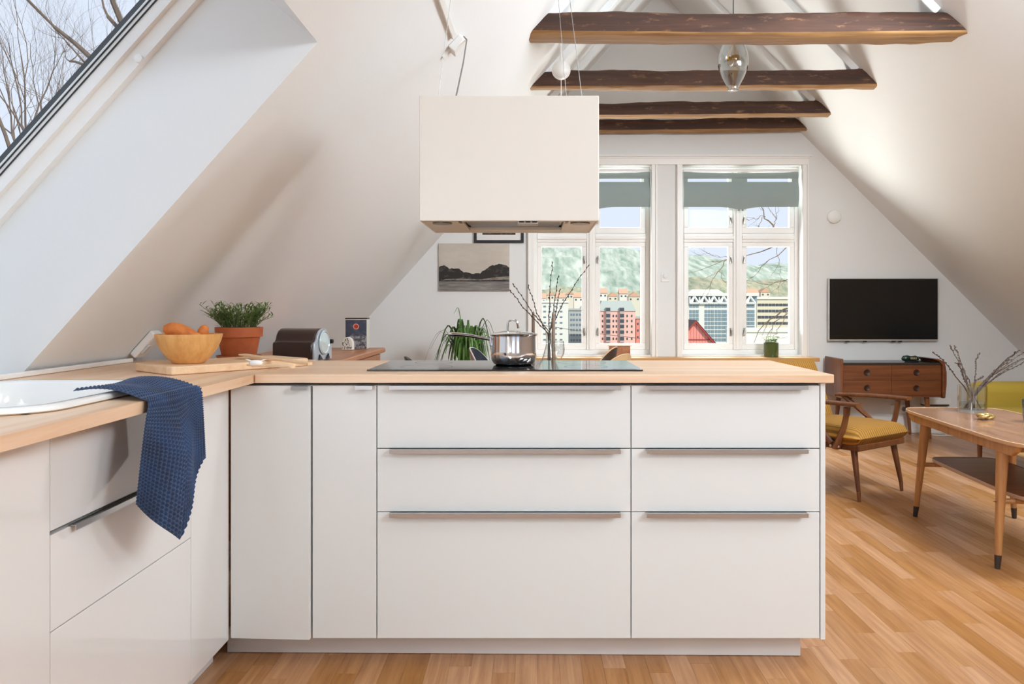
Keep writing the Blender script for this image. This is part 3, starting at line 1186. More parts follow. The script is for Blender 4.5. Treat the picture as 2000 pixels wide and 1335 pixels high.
ztb = WT + .028
c1 = onplane(333, 733.5, WT)
c2 = onplane(253, 723, WT)
c3 = onplane(607, 713.5, WT)
c3 = Vector((c3.x, c3.y, WT))
c2 = c1 + (c2 - c1) * .92
c4 = c2 + (c3 - c1)
mb = MB()
poly = []
for (pa, pb, pc) in ((c2, c1, c3), (c1, c3, c4), (c3, c4, c2), (c4, c2, c1)):
    d1 = (pa - pb).normalized(); d2 = (pc - pb).normalized()
    for q in (0, .5, 1):
        poly.append(pb + d1 * .03 * (1 - q) ** 2 + d2 * .03 * q ** 2)
mb.prism([(q.x, q.y, WT + .0008) for q in poly], (0, 0, .026))
tag(obj('cutting_board', mb, BEECH, bevel=0.004), 'pale wooden cutting board lying under the bowl on the worktop', 'cutting board')
BT = WT + .0268

# bowl with sweet potatoes
bc = onplane(369, 709, BT) + Vector((0, 0, .0004))
t = thing('fruit_bowl', 'round golden wooden bowl holding orange sweet potatoes', 'bowl', bc)
sc = .104
prof = [(0, 0), (.046, 0), (.052, .004), (.070, .022), (.090, .050), (.101, .078), (.1045, .092), (.1045, .096), (.0985, .096), (.095, .078),
        (.084, .052), (.064, .026), (.045, .012), (0, .010)]
obj('bowl', MB().lathe(prof, bc, 48), BAMBOO, t, smooth=60)
SWP = mat('sweet_potato_skin', (216, 128, 56), 0.6, var=((30, 30, 30), (190, 100, 44), 0.45, 0.7), bump=(60, .3))
def root_veg(label, pts, rad):
    o = obj('sweet_potato', MB().tube(pts, rad, 14), SWP, smooth=80)
    tag(o, label, 'sweet potato', 'sweet potatoes in the wooden bowl')
b0 = bc
root_veg('long orange sweet potato lying across the wooden bowl',
         [b0 + Vector(q) for q in ((-.078, -.005, .104), (-.071, -.006, .108), (-.055, -.008, .110), (-.03, -.01, .107), (0, -.012, .098), (.03, -.014, .088), (.054, -.014, .084))],
         [.007, .018, .024, .025, .021, .014, .005])
root_veg('short orange sweet potato sticking up at the right of the bowl',
         [b0 + Vector(q) for q in ((.01, .035, .050), (.022, .034, .075), (.034, .032, .102), (.040, .031, .118), (.042, .031, .124))],
         [.009, .015, .018, .013, .004])

# terracotta pot with herb
pc_ = onplane(464, 700, WT)
pc_.y = 3.205; pc_.x = (467 - VX) / F * 3.205
t = thing('potted_herb', 'terracotta pot on a saucer with a bushy green herb', 'potted plant', pc_)
obj('saucer', MB().lathe([(0, .0006), (.072, .0006), (.085, .020), (.085, .023), (.080, .023), (.068, .006), (0, .005)], pc_, 40), TERRA, t, smooth=50)
obj('pot', MB().lathe([(0, .0062), (.062, .0062), (.078, .092), (.0795, .095), (.0885, .0955), (.0900, .130), (.0895, .133), (.083, .133),
                       (.080, .10), (.074, .09), (.06, .02), (0, .018)], pc_, 40), TERRA, t, smooth=50)
obj('soil', MB().lathe([(0, .118), (.0805, .115)], pc_, 32), SOIL, t)
HERB = mat('herb_leaf', (106, 138, 66), 0.55, var=((40, 40, 40), (62, 92, 46), 0.4, 0.65))
rr = random.Random(5)
mb = MB()
stem = MB()
for k in range(95):
    a = rr.random() * 2 * PI
    r0 = .055 * math.sqrt(rr.random())
    base = pc_ + Vector((r0 * math.cos(a), r0 * math.sin(a), .117))
    lean = .025 + .06 * rr.random()
    hgt = .055 + .052 * rr.random()
    if k % 12 == 0:
        lean += .035
    tip = base + Vector((math.cos(a) * lean, math.sin(a) * lean, hgt))
    midp = base.lerp(tip, .5) + Vector((0, 0, .012))
    stem.tube([base, midp, tip], [.0013, .0011, .0008], 5)
    for j in range(13):
        q = .18 + .82 * j / 12
        pp = (base.lerp(midp, q * 2) if q < .5 else midp.lerp(tip, q * 2 - 1))
        an = rr.random() * 2 * PI
        el = .15 + .8 * rr.random()
        ln = .022 + .017 * rr.random()
        d = Vector((math.cos(an) * math.cos(el), math.sin(an) * math.cos(el), math.sin(el)))
        sd = d.cross(Vector((0, 0, 1))).normalized() * .0028
        mid2 = pp + d * ln * .5 + Vector((0, 0, .002))
        e = pp + d * ln - Vector((0, 0, .003))
        mb.add([pp, mid2 + sd, e, mid2 - sd, mid2 + Vector((0, 0, .0012))], [(0, 1, 4), (1, 2, 4), (2, 3, 4), (3, 0, 4)])
obj('stems', stem, mat('herb_stem', (108, 116, 70), 0.6), t)
obj('leaves', mb, HERB, t, kind='stuff')

# wooden spatulas and a little white spoon rest on the board
def paddle(label, a, b, wide, grp):
    a, b = Vector(a), Vector(b)
    d = (b - a).normalized()
    s = d.cross(Vector((0, 0, 1))).normalized()
    n = s.cross(d)
    L = (b - a).length
    rows = []
    for q, w in ((0, .008), (.03, .011), (.35, .010), (.55, .011), (.72, wide * .75), (.85, wide), (.97, wide * .92), (1, wide * .7)):
        c = b.lerp(a, q)
        tt = .0042 if q < .6 else .0026
        rows.append([c - s * w - n * tt, c + s * w - n * tt, c + s * w + n * tt, c - s * w + n * tt])
    mb = MB().grid(rows, closed_u=True)
    mb.add(rows[0], [(0, 1, 2, 3)]); mb.add(rows[-1], [(3, 2, 1, 0)])
    o = obj('wooden_spatula', mb, BEECH, bevel=0.002, smooth=30)
    tag(o, label, 'spatula', grp)
paddle('upper pale wooden spatula crossing the right end of the cutting board', P(473, 692, 2.93) , P(606, 710, 2.66), .021, 'wooden spatulas')
paddle('lower pale wooden spatula lying flat under the crossing one', onplane(487, 712, BT + .0052), onplane(573, 715.5, BT + .0052), .017, 'wooden spatulas')
pr = onplane(500, 716, BT)
t = thing('spoon_rest', 'small white ceramic animal-head spoon rest on the cutting board', 'spoon rest', pr)
mb = MB().lathe([(0, .0005), (.012, .0005), (.019, .006), (.021, .014), (.017, .020), (0, .022)], pr, 20, sy=.7)
obj('body', mb, PORC, t, smooth=60)
for s in (-1, 1):
    mb = MB().tube([pr + Vector((s * .014, 0, .018)), pr + Vector((s * .024, 0, .021)), pr + Vector((s * .033, 0, .024))], [.005, .005, .001], 8, flat=.5)
    obj('ear', mb, PORC, t, smooth=True)

# white slanted lamp fitting on the slope and a long white cover strip behind the board
ya = 2.95
sa = (-1.40) / LD.x
def where(x, y):                  # line of sight meets left slope
    Y = 1.547 / ((VY - y) / F + KL * (VX - x) / F)
    return P(x, y, Y)
wa = where(300, 650); wb_ = where(255, 686)
yy0 = (wa.y + wb_.y) / 2
s1_ = wa.x / LD.x; s0_ = wb_.x / LD.x
t = thing('wall_lamp', 'slim white lamp fitting mounted on the sloping wall left of the bowl', 'lamp', SL(s0_, 0, yy0))
mb = MB(); slbox(mb, s0_ - .01, s1_ + .02, yy0 - .03, yy0 + .04, .002, .03)
obj('housing', mb, WHITEP, t, bevel=0.006)
mb = MB(); slbox(mb, s0_ + .02, s1_ - .03, yy0 - .025, yy0 + .0, .0302, .038)
obj('switch', mb, mat('pale_grey_plastic', (205, 203, 198), 0.4), t, bevel=0.003)
mb = MB().box(XB + .004, XB + .022, 2.2, 3.14, WT + .0006, WT + .016)
tag(obj('cover_strip', mb, WHITEP, bevel=0.003), 'long white cover strip where worktop meets the sloping wall', 'strip')

# ================================================================== SIDEBOARD AND WHAT STANDS ON IT
SBZ = 0.88
SBX = -0.888
t = thing('sideboard', 'brown wooden sideboard under the slope behind the kitchen worktop', 'sideboard', (-1.17, 4.22, 0))
obj('top', MB().box(-1.46, SBX, 3.42, 5.0, SBZ - .028, SBZ), SIDEW, t, bevel=0.006)
mb = MB()
mb.box(-1.40, SBX - .035, 3.46, 3.48, .14, SBZ - .03)
mb.box(-1.40, SBX - .035, 4.93, 4.95, .14, SBZ - .03)
mb.box(-1.40, SBX - .035, 3.48, 4.93, .14, .16)
mb.box(-1.40, -1.39, 3.48, 4.93, .16, SBZ - .03)
obj('body', mb, SIDEW, t)
for k in range(3):
    y0 = 3.482 + k * .4825
    d = obj('door', MB().box(SBX - .035, SBX - .018, y0 + .002, y0 + .480, .165, SBZ - .034), SIDEW, t, bevel=0.002)
    obj('knob', MB().lathe([(0, 0), (.006, 0), (.006, .012), (.012, .016), (.012, .022), (0, .024)], seg=14).xf(Matrix.Translation((SBX - .018, y0 + .42, .62)) @ Matrix.Rotation(PI / 2, 4, 'Y')), TEAK, d, smooth=True)
for (x, y) in ((-1.36, 3.5), (-1.36, 4.9), (SBX - .07, 3.5), (SBX - .07, 4.9)):
    obj('leg', MB().tube([(x, y, 0.001), (x, y, .14)], [.014, .02], 10), SIDEW, t, smooth=True)

# old radio / clock with a rounded top
Yc = 3.85
def sb(x, y):
    Y = (EYE - SBZ) * F / (y - VY)
    return Vector(((x - VX) / F * Y, Y, SBZ))
t = thing('table_radio', 'dark brown humped vintage table radio with pale metal face', 'radio', (-1.06, 3.80, SBZ + .0005))
t.rotation_euler = (0, 0, math.radians(-9))
BAK = mat('bakelite', (50, 26, 18), 0.22, coat=0.3)
FACE = mat('pale_blue_metal', (176, 186, 196), 0.3, .3)
# profile in local Y-Z, extruded along local X (face on +X)
pr_ = [(-.10, 0), (.10, 0), (.10, .085), (.094, .095), (.078, .10), (.068, .115), (.060, .14), (.04, .158), (.01, .165), (-.02, .163),
       (-.045, .152), (-.062, .132), (-.07, .112), (-.08, .10), (-.095, .095), (-.10, .085)]
pr_ = [(q[0] * 1.0, q[1] * .90) for q in pr_]
mb = MB().prism([(-.10, q[0], q[1]) for q in pr_], (.19, 0, 0))
obj('case', mb, BAK, t, local=True, bevel=0.006, smooth=35)
mb = MB().prism([(.0905, q[0] * .98, q[1] * .98 + .001) for q in pr_], (.012, 0, 0))
obj('face_plate', mb, FACE, t, local=True, bevel=0.003, smooth=35)
mb = MB().lathe([(0, .0), (.052, .0), (.056, .004), (.050, .010), (.046, .006), (0, .010)], seg=36).xf(Matrix.Translation((.103, 0, .083)) @ Matrix.Rotation(PI / 2, 4, 'Y'))
obj('dial', mb, mat('dial_glass', (198, 214, 216), 0.1, .2), t, local=True, smooth=True)
for s in (-1, 1):
    mb = MB().prism([(.104, s * .018, .006), (.104, s * .06, .006), (.104, s * .05, .03)], (.005, 0, 0))
    obj('grille', mb, BLACK, t, local=True)
mb = MB().lathe([(0, 0), (.010, 0), (.010, .014), (0, .016)], seg=14).xf(Matrix.Translation((.103, .078, .085)) @ Matrix.Rotation(PI / 2, 4, 'Y'))
obj('knob', mb, BLACK, t, local=True, smooth=True)

# printed tin and a small white arched lantern
tc_ = sb(697, 681.5)
t = thing('printed_tin', 'dark blue printed tin with red sun and white mountains, on the sideboard', 'tin', tc_)
tw = 46 / F * tc_.y; thh = 59 / F * tc_.y
x0 = (674 - VX) / F * tc_.y; x1 = (717 - VX) / F * tc_.y
mb = MB().box(x0, x1 + .0, tc_.y, tc_.y + .075, SBZ + .0006, SBZ + thh)
obj('can', mb, mat('tin_white', (220, 216, 208), 0.3, .3), t, bevel=0.004)
yf = tc_.y - .0008
mb = MB().box(x0 + .003, x1 - .003, yf, yf + .0007, SBZ + .004, SBZ + thh - .006)
pn = obj('front_print', mb, mat('tin_navy', (58, 64, 82), 0.4, var=((40, 40, 40), (84, 90, 106), 0.5, 0.7)), t)
def disc(cx, cz, r, y, n=24):
    return [(cx + r * math.cos(2 * PI * k / n), y, cz + r * math.sin(2 * PI * k / n)) for k in range(n)][::-1]
cxs = (x0 + x1) / 2; czs = SBZ + thh * .75
obj('sun_ring', MB().prism(disc(cxs, czs, .017, yf - .0004), (0, .0003, 0)), mat('tin_pink', (226, 160, 140), 0.5), pn)
obj('sun', MB().prism(disc(cxs, czs, .0125, yf - .0008), (0, .0003, 0)), mat('tin_red', (176, 44, 32), 0.5), pn)
mt = [(x0 + .004, SBZ + .006), (x1 - .004, SBZ + .006), (x1 - .004, SBZ + thh * .43), (x1 - .03, SBZ + thh * .5), (cxs + .008, SBZ + thh * .42), (cxs - .012, SBZ + thh * .52),
      (x0 + .03, SBZ + thh * .44), (x0 + .004, SBZ + thh * .36)]
obj('mountain', MB().prism([(q[0], yf - .0004, q[1]) for q in mt], (0, .0003, 0)), mat('tin_grey', (150, 148, 150), 0.5, var=((60, 60, 60), (70, 72, 84), 0.45, 0.55)), pn)
obj('lid', MB().box(x0 - .001, x1 + .001, tc_.y - .001, tc_.y + .076, SBZ + thh, SBZ + thh + .006), mat('tin_brown', (84, 62, 50), 0.35, .4), t, bevel=0.002)
lc = sb(679, 683.5)
lw = 22 / F * lc.y
t = thing('lantern', 'small white arched openwork lantern in front of the printed tin', 'lantern', lc)
lx0 = (667 - VX) / F * lc.y; lx1 = (688.5 - VX) / F * lc.y; lcx = (lx0 + lx1) / 2; lr = (lx1 - lx0) / 2
arch = [(lx0, SBZ + .001), (lx1, SBZ + .001), (lx1, SBZ + .035)] + [(lcx + lr * math.cos(a), SBZ + .035 + lr * 1.25 * math.sin(a)) for a in [PI * q / 10 for q in range(1, 10)]] + [(lx0, SBZ + .035)]
obj('wall', MB().prism([(q[0], lc.y, q[1]) for q in arch], (0, .05, 0)), mat('chalk_white', (226, 222, 212), 0.8), t, bevel=0.003)
rr = random.Random(9)
mb = MB()
for k in range(46):
    x = lx0 + .006 + rr.random() * (lx1 - lx0 - .012); z = SBZ + .008 + rr.random() * .062
    if z > SBZ + .035 and ((x - lcx) / (lr - .006)) ** 2 + ((z - SBZ - .035) / (lr * 1.25 - .008)) ** 2 > 1:
        continue
    w = .0024
    mb.prism([(x - w, lc.y - .0006, z), (x, lc.y - .0006, z - .005), (x + w, lc.y - .0006, z), (x, lc.y - .0006, z + .005)], (0, .0005, 0))
obj('cut_outs', mb, mat('cutout_dark', (92, 84, 74), 0.9), t)

# ================================================================== DINING CORNER
t = thing('dining_table', 'oak dining table behind the island, carrying vase and candles', 'table', (0, 5.15, 0))
obj('table_top', MB().box(-.38, .36, 4.40, 5.50, .715, .745), SILLW, t, bevel=0.006)
for (x, y) in ((-.32, 4.47), (.30, 4.47), (-.32, 5.43), (.30, 5.43)):
    obj('leg', MB().tube([(x, y, .001), (x, y, .714)], [.016, .026], 10), SILLW, t, smooth=True)
TT = .745


def shell_chair(label, loc, face, c_in, c_out, rim, hback=.83):
    """moulded dining chair: back centre top at loc, facing angle face (radians, 0 = +X)"""
    t = thing('dining_chair', label, 'chair', (loc[0], loc[1], 0), face, 'moulded dining chairs')
    # local: chair faces +X, backrest top above origin
    rows = []
    for i in range(9):
        q = i / 8
        z = .47 + (hback - .47) * q
        x = .055 - .055 * q + .02 * (1 - q) ** 2
        row = []
        half = .20 * (1 - .25 * q ** 3)
        for j in range(15):
            v = -1 + 2 * j / 14
            zz = z - (.09 * abs(v) ** 2.6 * q ** 2)
            row.append(Vector((x + .11 * v * v * (1 - .25 * q), half * v, zz)))
        rows.append(row)
    obj('backrest', MB().sheet(rows, .006), c_in, t, local=True, smooth=60)
    rows2 = [[p_ + Vector((-.008, 0, 0)) for p_ in r] for r in rows]
    obj('back_shell', MB().sheet(rows2, .006), c_out, t, local=True, smooth=60)
    edge = [r[0] for r in rows] + rows[-1][1:-1] + [r[-1] for r in rows[::-1]]
    edge = [p_ + Vector((-.004, 0, .001)) for p_ in edge]
    obj('rim', MB().tube(edge, .0055, 6), rim, t, local=True, smooth=True)
    srows = []
    for i in range(9):
        q = i / 8
        row = []
        for j in range(11):
            v = -1 + 2 * j / 10
            row.append(Vector((.06 + .40 * q, (.20 + .02 * math.sin(q * PI)) * v, .455 - .02 * math.sin(q * 2.6) + .018 * v * v)))
        srows.append(row)
    obj('seat', MB().sheet(srows, .012), c_in, t, local=True, smooth=60)
    for (x, y, fx, fy) in ((.12, -.15, .06, -.20), (.12, .15, .06, .20), (.40, -.15, .44, -.20), (.40, .15, .44, .20)):
        obj('leg', MB().tube([(fx, fy, .001), (x, y, .435)], [.009, .011], 8), mat('chair_leg_black', (30, 28, 28), 0.4), t, local=True, smooth=True)
    return t


CH_BLK = mat('black_shell', (30, 27, 26), 0.4)
CH_NAVY = mat('navy_fabric', (36, 40, 52), 0.8)
CH_PINK = mat('dusty_pink_shell', (190, 140, 132), 0.5)
CH_TAN = mat('tan_plywood', (190, 156, 116), 0.5)
CH_DK = mat('dark_walnut_shell', (60, 42, 32), 0.5)
CH_WH = mat('pale_rim', (214, 206, 198), 0.5)
shell_chair('black dining chair at the left, only its curved top showing', (-.745, 4.87), 0.1, CH_BLK, CH_BLK, CH_BLK, .828)
shell_chair('navy and dusty pink dining chair with pale rim beside the plant', (-.43, 5.88), -0.2, CH_NAVY, CH_PINK, CH_WH, .835)
shell_chair('dark brown dining chair before the small wooden box', (.62, 5.97), PI - .35, CH_DK, CH_DK, CH_TAN, .835)
shell_chair('dark dining chair with tan plywood rim, in front of the brown one', (.60, 5.18), PI - .7, CH_BLK, CH_TAN, CH_TAN, .828)

# glass bottle vase with willow twigs
vx = P(1073, 690, 4.9); vx.z = TT + .0005
t = thing('vase', 'clear glass bottle vase with bare willow twigs on the dining table', 'vase', vx)
prof = [(0, 0), (.045, 0), (.055, .01), (.052, .05), (.036, .10), (.022, .15), (.019, .20), (.024, .235), (.022, .235), (.017, .20), (.020, .15), (.034, .10), (.050, .05), (.050, .012), (0, .008)]
obj('glass', MB().lathe(prof, vx, 28), GLASS, t, smooth=60)
TWIG = mat('dark_twig', (70, 52, 44), 0.7)
rr = random.Random(3)
twigs = [(1078, 509, 1073, 600), (1151, 515, 1100, 590), (1090, 537, 1080, 610), (1094, 563, 1084, 620), (1000, 553, 1040, 610), (996, 566, 1030, 610), (1030, 556, 1048, 610)]
for (tx, ty, mx, my) in twigs:
    yo = 4.9 + rr.uniform(-.12, .12)
    tip = P(tx, ty, yo)
    mid = P(mx, my, 4.9 + (yo - 4.9) * .5)
    base = vx + Vector((rr.uniform(-.012, .012), rr.uniform(-.012, .012), .03))
    neck = vx + Vector((rr.uniform(-.01, .01), rr.uniform(-.01, .01), .22))
    pts = [base, neck]
    for q in (.35, .7, 1):
        pts.append(neck.lerp(mid, q) + Vector((rr.uniform(-.004, .004), 0, 0)))
    for q in (.3, .6, .85, 1):
        pts.append(mid.lerp(tip, q) + Vector((rr.uniform(-.005, .005), 0, 0)))
    m = MB().tube(pts, [.0032, .003, .003, .0028, .0026, .0024, .002, .0016, .001], 6)
    L = len(pts)
    for k in range(14):
        q = .25 + .75 * k / 14
        i = min(int(q * (L - 1)), L - 2)
        fr = q * (L - 1) - i
        c = pts[i].lerp(pts[i + 1], fr)
        d = (pts[i + 1] - pts[i]).normalized()
        s = d.orthogonal().normalized()
        s = s if k % 2 else -s
        m.tube([c, c + s * .003 + d * .006, c + s * .003 + d * .014], [.0022, .0042, .0008], 6)
    obj('twig', m, TWIG, t, smooth=True)

CAND = mat('brown_wax', (132, 112, 96), 0.5)
for (cx, lab, Y) in ((1041.5, 'left of the two brown taper candles on the dining table', 4.95), (1081, 'right brown taper candle in a glass holder beside the vase', 4.80)):
    q = P(cx, 690, Y); q.z = TT + .0005
    t = thing('taper_candle', lab, 'candle', q, group='taper candles')
    top = EYE - (608 - VY) / F * Y - q.z
    obj('holder', MB().lathe([(0, 0), (.035, 0), (.036, .006), (.012, .012), (.010, .05), (.016, .06), (.016, .085), (.0115, .085), (.0115, .06), (0, .058)], q, 24), GLASS, t, smooth=60)
    c = obj('candle', MB().lathe([(0, .0605), (.0110, .0605), (.0095, top - .02), (.006, top - .004), (0, top)], q, 16), CAND, t, smooth=60)
    obj('wick', MB().tube([q + Vector((0, 0, top - .002)), q + Vector((.001, 0, top + .008))], .0008, 5), BLACK, c)
q = P(1091, 690, 4.72); q.z = TT + .0005
t = thing('drinking_glass', 'clear wine glass standing right of the vase', 'glass', q)
obj('bowl', MB().lathe([(.0, .0), (.032, .0), (.032, .003), (.005, .007), (.004, .075), (.018, .085), (.032, .11), (.036, .14), (.031, .185), (.0295, .185), (.034, .14), (.030, .112), (.016, .088), (0, .084)], q, 28), GLASS, t, smooth=60)

# plant with long arching leaves on a stand
pp = P(912, 700, 6.65); pp.z = 0
t = thing('plant_stool', 'small round wooden stool carrying the arching green plant', 'stool', (pp.x, pp.y, 0))
obj('seat', MB().lathe([(0, .42), (.15, .42), (.15, .445), (0, .445)], (pp.x, pp.y, 0), 28), SILLW, t, smooth=True)
for k in range(3):
    a = 2 * PI * k / 3
    obj('leg', MB().tube([(pp.x + .15 * math.cos(a), pp.y + .15 * math.sin(a), .001), (pp.x + .09 * math.cos(a), pp.y + .09 * math.sin(a), .419)], [.010, .014], 8), SILLW, t, smooth=True)
pb = Vector((pp.x, pp.y, .4455))
t = thing('arching_plant', 'green plant with long drooping strap leaves behind the pan', 'potted plant', pb)
obj('pot', MB().lathe([(0, 0), (.085, 0), (.11, .17), (.11, .18), (.10, .18), (.095, .16), (0, .155)], pb, 30), mat('cream_pot', (214, 204, 190), 0.5), t, smooth=50)
LEAF = mat('strap_leaf', (92, 132, 54), 0.45, var=((12, 12, 12), (48, 80, 36), 0.4, 0.65))
rr = random.Random(12)
c0 = pb + Vector((0, 0, .17))
for k in range(100):
    a = rr.random() * 2 * PI
    reach = .12 + .17 * rr.random()
    rise = .20 + .20 * rr.random()
    drop = .10 + .28 * rr.random()
    if k == 0:
        a, reach, rise, drop = PI * .9, .10, .52, .06
    elif k == 1:
        a, reach, rise, drop = PI * 1.05, .34, .34, .3
    elif k % 5 == 0:
        rise += .06
    w = .010 + .006 * rr.random()
    dirv = Vector((math.cos(a), math.sin(a), 0))
    sd = Vector((-math.sin(a), math.cos(a), 0))
    rows = []
    for i in range(10):
        q = i / 9
        z = rise * math.sin(min(q * 1.5, 1) * PI / 2) - (drop * max(q - .5, 0) ** 1.6 * 3.0)
        c = c0 + dirv * (.012 + reach * (q ** .85)) + Vector((0, 0, z))
        ww = w * (1 - .85 * max(q - .35, 0) / .65)
        rows.append([c - sd * ww, c - Vector((0, 0, .002)), c + sd * ww])
    obj('leaf', MB().sheet(rows, .0008), LEAF, t, smooth=60)

# ================================================================== ON THE END WALL AND SILL
def WP(x, y, Y=YW):
    return P(x, y, Y)


# roman shades with two slots
SHADE = mat('grey_green_linen', (150, 164, 162), 0.85, bump=(300, .2))
for (dx, lab) in ((0.0, 'grey-green roman shade at the top of the right window'), (-1.337, 'grey-green roman shade half hidden by the hood')):
    yb = YW + .035
    A = P(1335, 335, yb); B = P(1559, 405, yb)
    x0, x1 = A.x + dx, B.x + dx
    z1 = A.z; z0 = P(1440, 404, yb).z
    zs1 = P(0, 349, yb).z; zs0 = P(0, 355, yb).z
    t = thing('roman_shade', lab, 'shade', ((x0 + x1) / 2, yb, z0), group='roman shades')
    xc = (x0 + x1) / 2
    def fold(m, a, b, za, zb, y0_, bul, drop=0.0, n=24):
        rows = []
        for i in range(9):
            q = i / 8
            row = []
            for j in range(n + 1):
                v = j / n
                x = a + (b - a) * v
                sag = drop * math.exp(-((x - xc) / .10) ** 2) * (1 - q)
                top_sag = -.014 * math.sin(PI * (x - x0) / (x1 - x0)) * q * (1 if zb > zs1 else 0)
                z = za + (zb - za) * q - sag + top_sag
                y = y0_ - bul * math.sin(PI * q) - .012 * math.exp(-((x - xc) / .05) ** 2) * math.cos((x - xc) * 90) * (1 - q)
                row.append(Vector((x, y, z)))
            rows.append(row)
        m.sheet(rows, -.003)
    m = MB(); fold(m, x0, x1, z0, zs0, yb, .03, .022)
    obj('lower_fold', m, SHADE, t, smooth=60)
    m = MB(); fold(m, x0, x1, zs1, z1, yb, .012)
    obj('upper_fold', m, SHADE, t, smooth=60)
    w_ = x1 - x0
    for (u, v) in ((0, .035), (.42, .555), (.945, 1.0)):
        obj('webbing', MB().box(x0 + w_ * u, x0 + w_ * v, yb - .001, yb + .0025, zs0 - .003, zs1 + .003), SHADE, t)
    obj('head_rail', MB().box(x0, x1, yb - .004, yb + .022, z1 - .002, z1 + .022), TRIM, t, bevel=0.002)
    for s in (-.022, .012):
        obj('cord_pull', MB().tube([(xc + s, yb - .02, z0 - .02), (xc + s, yb - .02, z0 - .038)], [.007, .009], 8), SHADE, t, smooth=True)

# picture with black frame and photo canvas
yv = YW - .012
a, b = P(926, 410, yv), P(1023, 474, yv)
t = thing('framed_picture', 'black framed picture with white mount, half hidden by the hood', 'picture', ((a.x + b.x) / 2, yv, b.z))
fr = .024
m = MB()
m.box(a.x, b.x, yv - .012, yv + .010, b.z, b.z + fr); m.box(a.x, b.x, yv - .012, yv + .010, a.z - fr, a.z)
m.box(a.x, a.x + fr, yv - .012, yv + .010, b.z + fr, a.z - fr); m.box(b.x - fr, b.x, yv - .012, yv + .010, b.z + fr, a.z - fr)
obj('frame', m, BLACK, t, bevel=0.002)
obj('mount', MB().box(a.x + fr, b.x - fr, yv, yv + .004, b.z + fr, a.z - fr), mat('mount_white', (226, 222, 218), 0.8), t)
obj('print', MB().box(a.x + .075, b.x - .075, yv - .0012, yv - .0002, b.z + .072, a.z - .07), mat('print_dark', (58, 46, 40), 0.7, var=((30, 30, 30), (110, 96, 84), .5, .7)), t)
yv = YW - .02
a, b = P(857, 475, yv), P(995, 568, yv)
t = thing('photo_canvas', 'grey seascape photo canvas with dark rocky shore and pale sky', 'picture', ((a.x + b.x) / 2, yv, b.z))
obj('canvas', MB().box(a.x, b.x, yv, YW - .0006, b.z, a.z), mat('photo_sky', (206, 196, 184), 0.75, var=((2, 2, 5), (186, 176, 164), .4, .7)), t)
H_ = a.z - b.z; W_ = b.x - a.x
obj('water', MB().box(a.x + .001, b.x - .001, yv - .0006, yv - .0002, b.z + .001, b.z + H_ * .22), mat('photo_water', (108, 102, 98), 0.6, var=((6, 6, 60), (150, 144, 138), .4, .7)), t)
top = []
n = 60
for k in range(n + 1):
    u = k / n
    hh = .38 + .07 * math.sin(u * 7.5 + 1) + .06 * mnoise.noise(Vector((u * 9, 1, 0))) + .03 * mnoise.noise(Vector((u * 30, 4, 0))) + (.07 if u > .6 else 0) * math.sin((u - .6) / .4 * PI)
    top.append((a.x + .001 + (W_ - .002) * u, b.z + H_ * (hh + .06)))
poly = [(a.x + .001, b.z + H_ * .2)] + [(b.x - .001, b.z + H_ * .2)] + top[::-1]
obj('rocks', MB().prism([(q[0], yv - .0012, q[1]) for q in poly], (0, .0005, 0)), mat('photo_rock', (38, 33, 30), 0.7, var=((16, 16, 24), (92, 84, 76), .52, .72)), t)
obj('beach', MB().prism([(a.x + W_ * q[0], yv - .0018, b.z + H_ * q[1]) for q in ((.05, .225), (.7, .225), (.998, .24), (.998, .31), (.8, .29), (.6, .245), (.3, .26), (.1, .25))], (0, .0005, 0)),
    mat('photo_sand', (142, 130, 120), 0.7, var=((20, 20, 40), (90, 82, 76), .45, .6)), t)

# thermostat, wall speaker disc
t_ = P(1299, 541, YW)
t = thing('wall_thermostat', 'small white wall control between the two windows', 'thermostat', t_)
obj('plate', MB().box(t_.x - .038, t_.x + .038, YW - .006, YW - .0003, t_.z - .046, t_.z + .046), WALL, t, bevel=0.003)
obj('dial', MB().lathe([(0, 0), (.022, 0), (.02, .012), (0, .013)], seg=24).xf(Matrix.Translation((t_.x, YW - .006, t_.z + .012)) @ Matrix.Rotation(PI / 2, 4, 'X')), WALL, t, smooth=50)
obj('vent_lip', MB().box(t_.x - .034, t_.x + .034, YW - .012, YW - .006, t_.z - .036, t_.z - .026), TRIM, t, bevel=0.001)
t_ = P(1628, 423, YW)
m = MB().lathe([(0, 0.0004), (.062, .0004), (.062, .022), (.054, .030), (0, .032)], seg=36).xf(Matrix.Translation((t_.x, YW, t_.z)) @ Matrix.Rotation(PI / 2, 4, 'X'))
tag(obj('alarm_disc', m, WHITEP, smooth=50), 'round white alarm disc on the wall above the television', 'alarm')

# television
yt = YW - .05
a, b = P(1618.5, 543, yt), P(1833, 665.5, yt)
t = thing('television', 'flat black television with thin silver frame on the end wall', 'television', ((a.x + b.x) / 2, yt, b.z))
SILV = mat('silver_bezel', (205, 204, 202), 0.3, .6)
obj('housing', MB().box(a.x, b.x, yt, yt + .03, b.z, a.z), SILV, t, bevel=0.003)
obj('screen', MB().box(a.x + .008, b.x - .008, yt - .0012, yt, b.z + .014, a.z - .006), mat('screen_black', (8, 9, 12), 0.12, spec=.5), t)
obj('wall_bracket', MB().box(a.x + .3, b.x - .3, yt + .03, YW - .0004, b.z + .15, a.z - .15), BLACK, t)
for u in (.16, .32, .58, .64):
    obj('foot_tab', MB().box(a.x + (b.x - a.x) * u, a.x + (b.x - a.x) * u + .03, yt + .004, yt + .02, b.z - .010, b.z), BLACK, t)

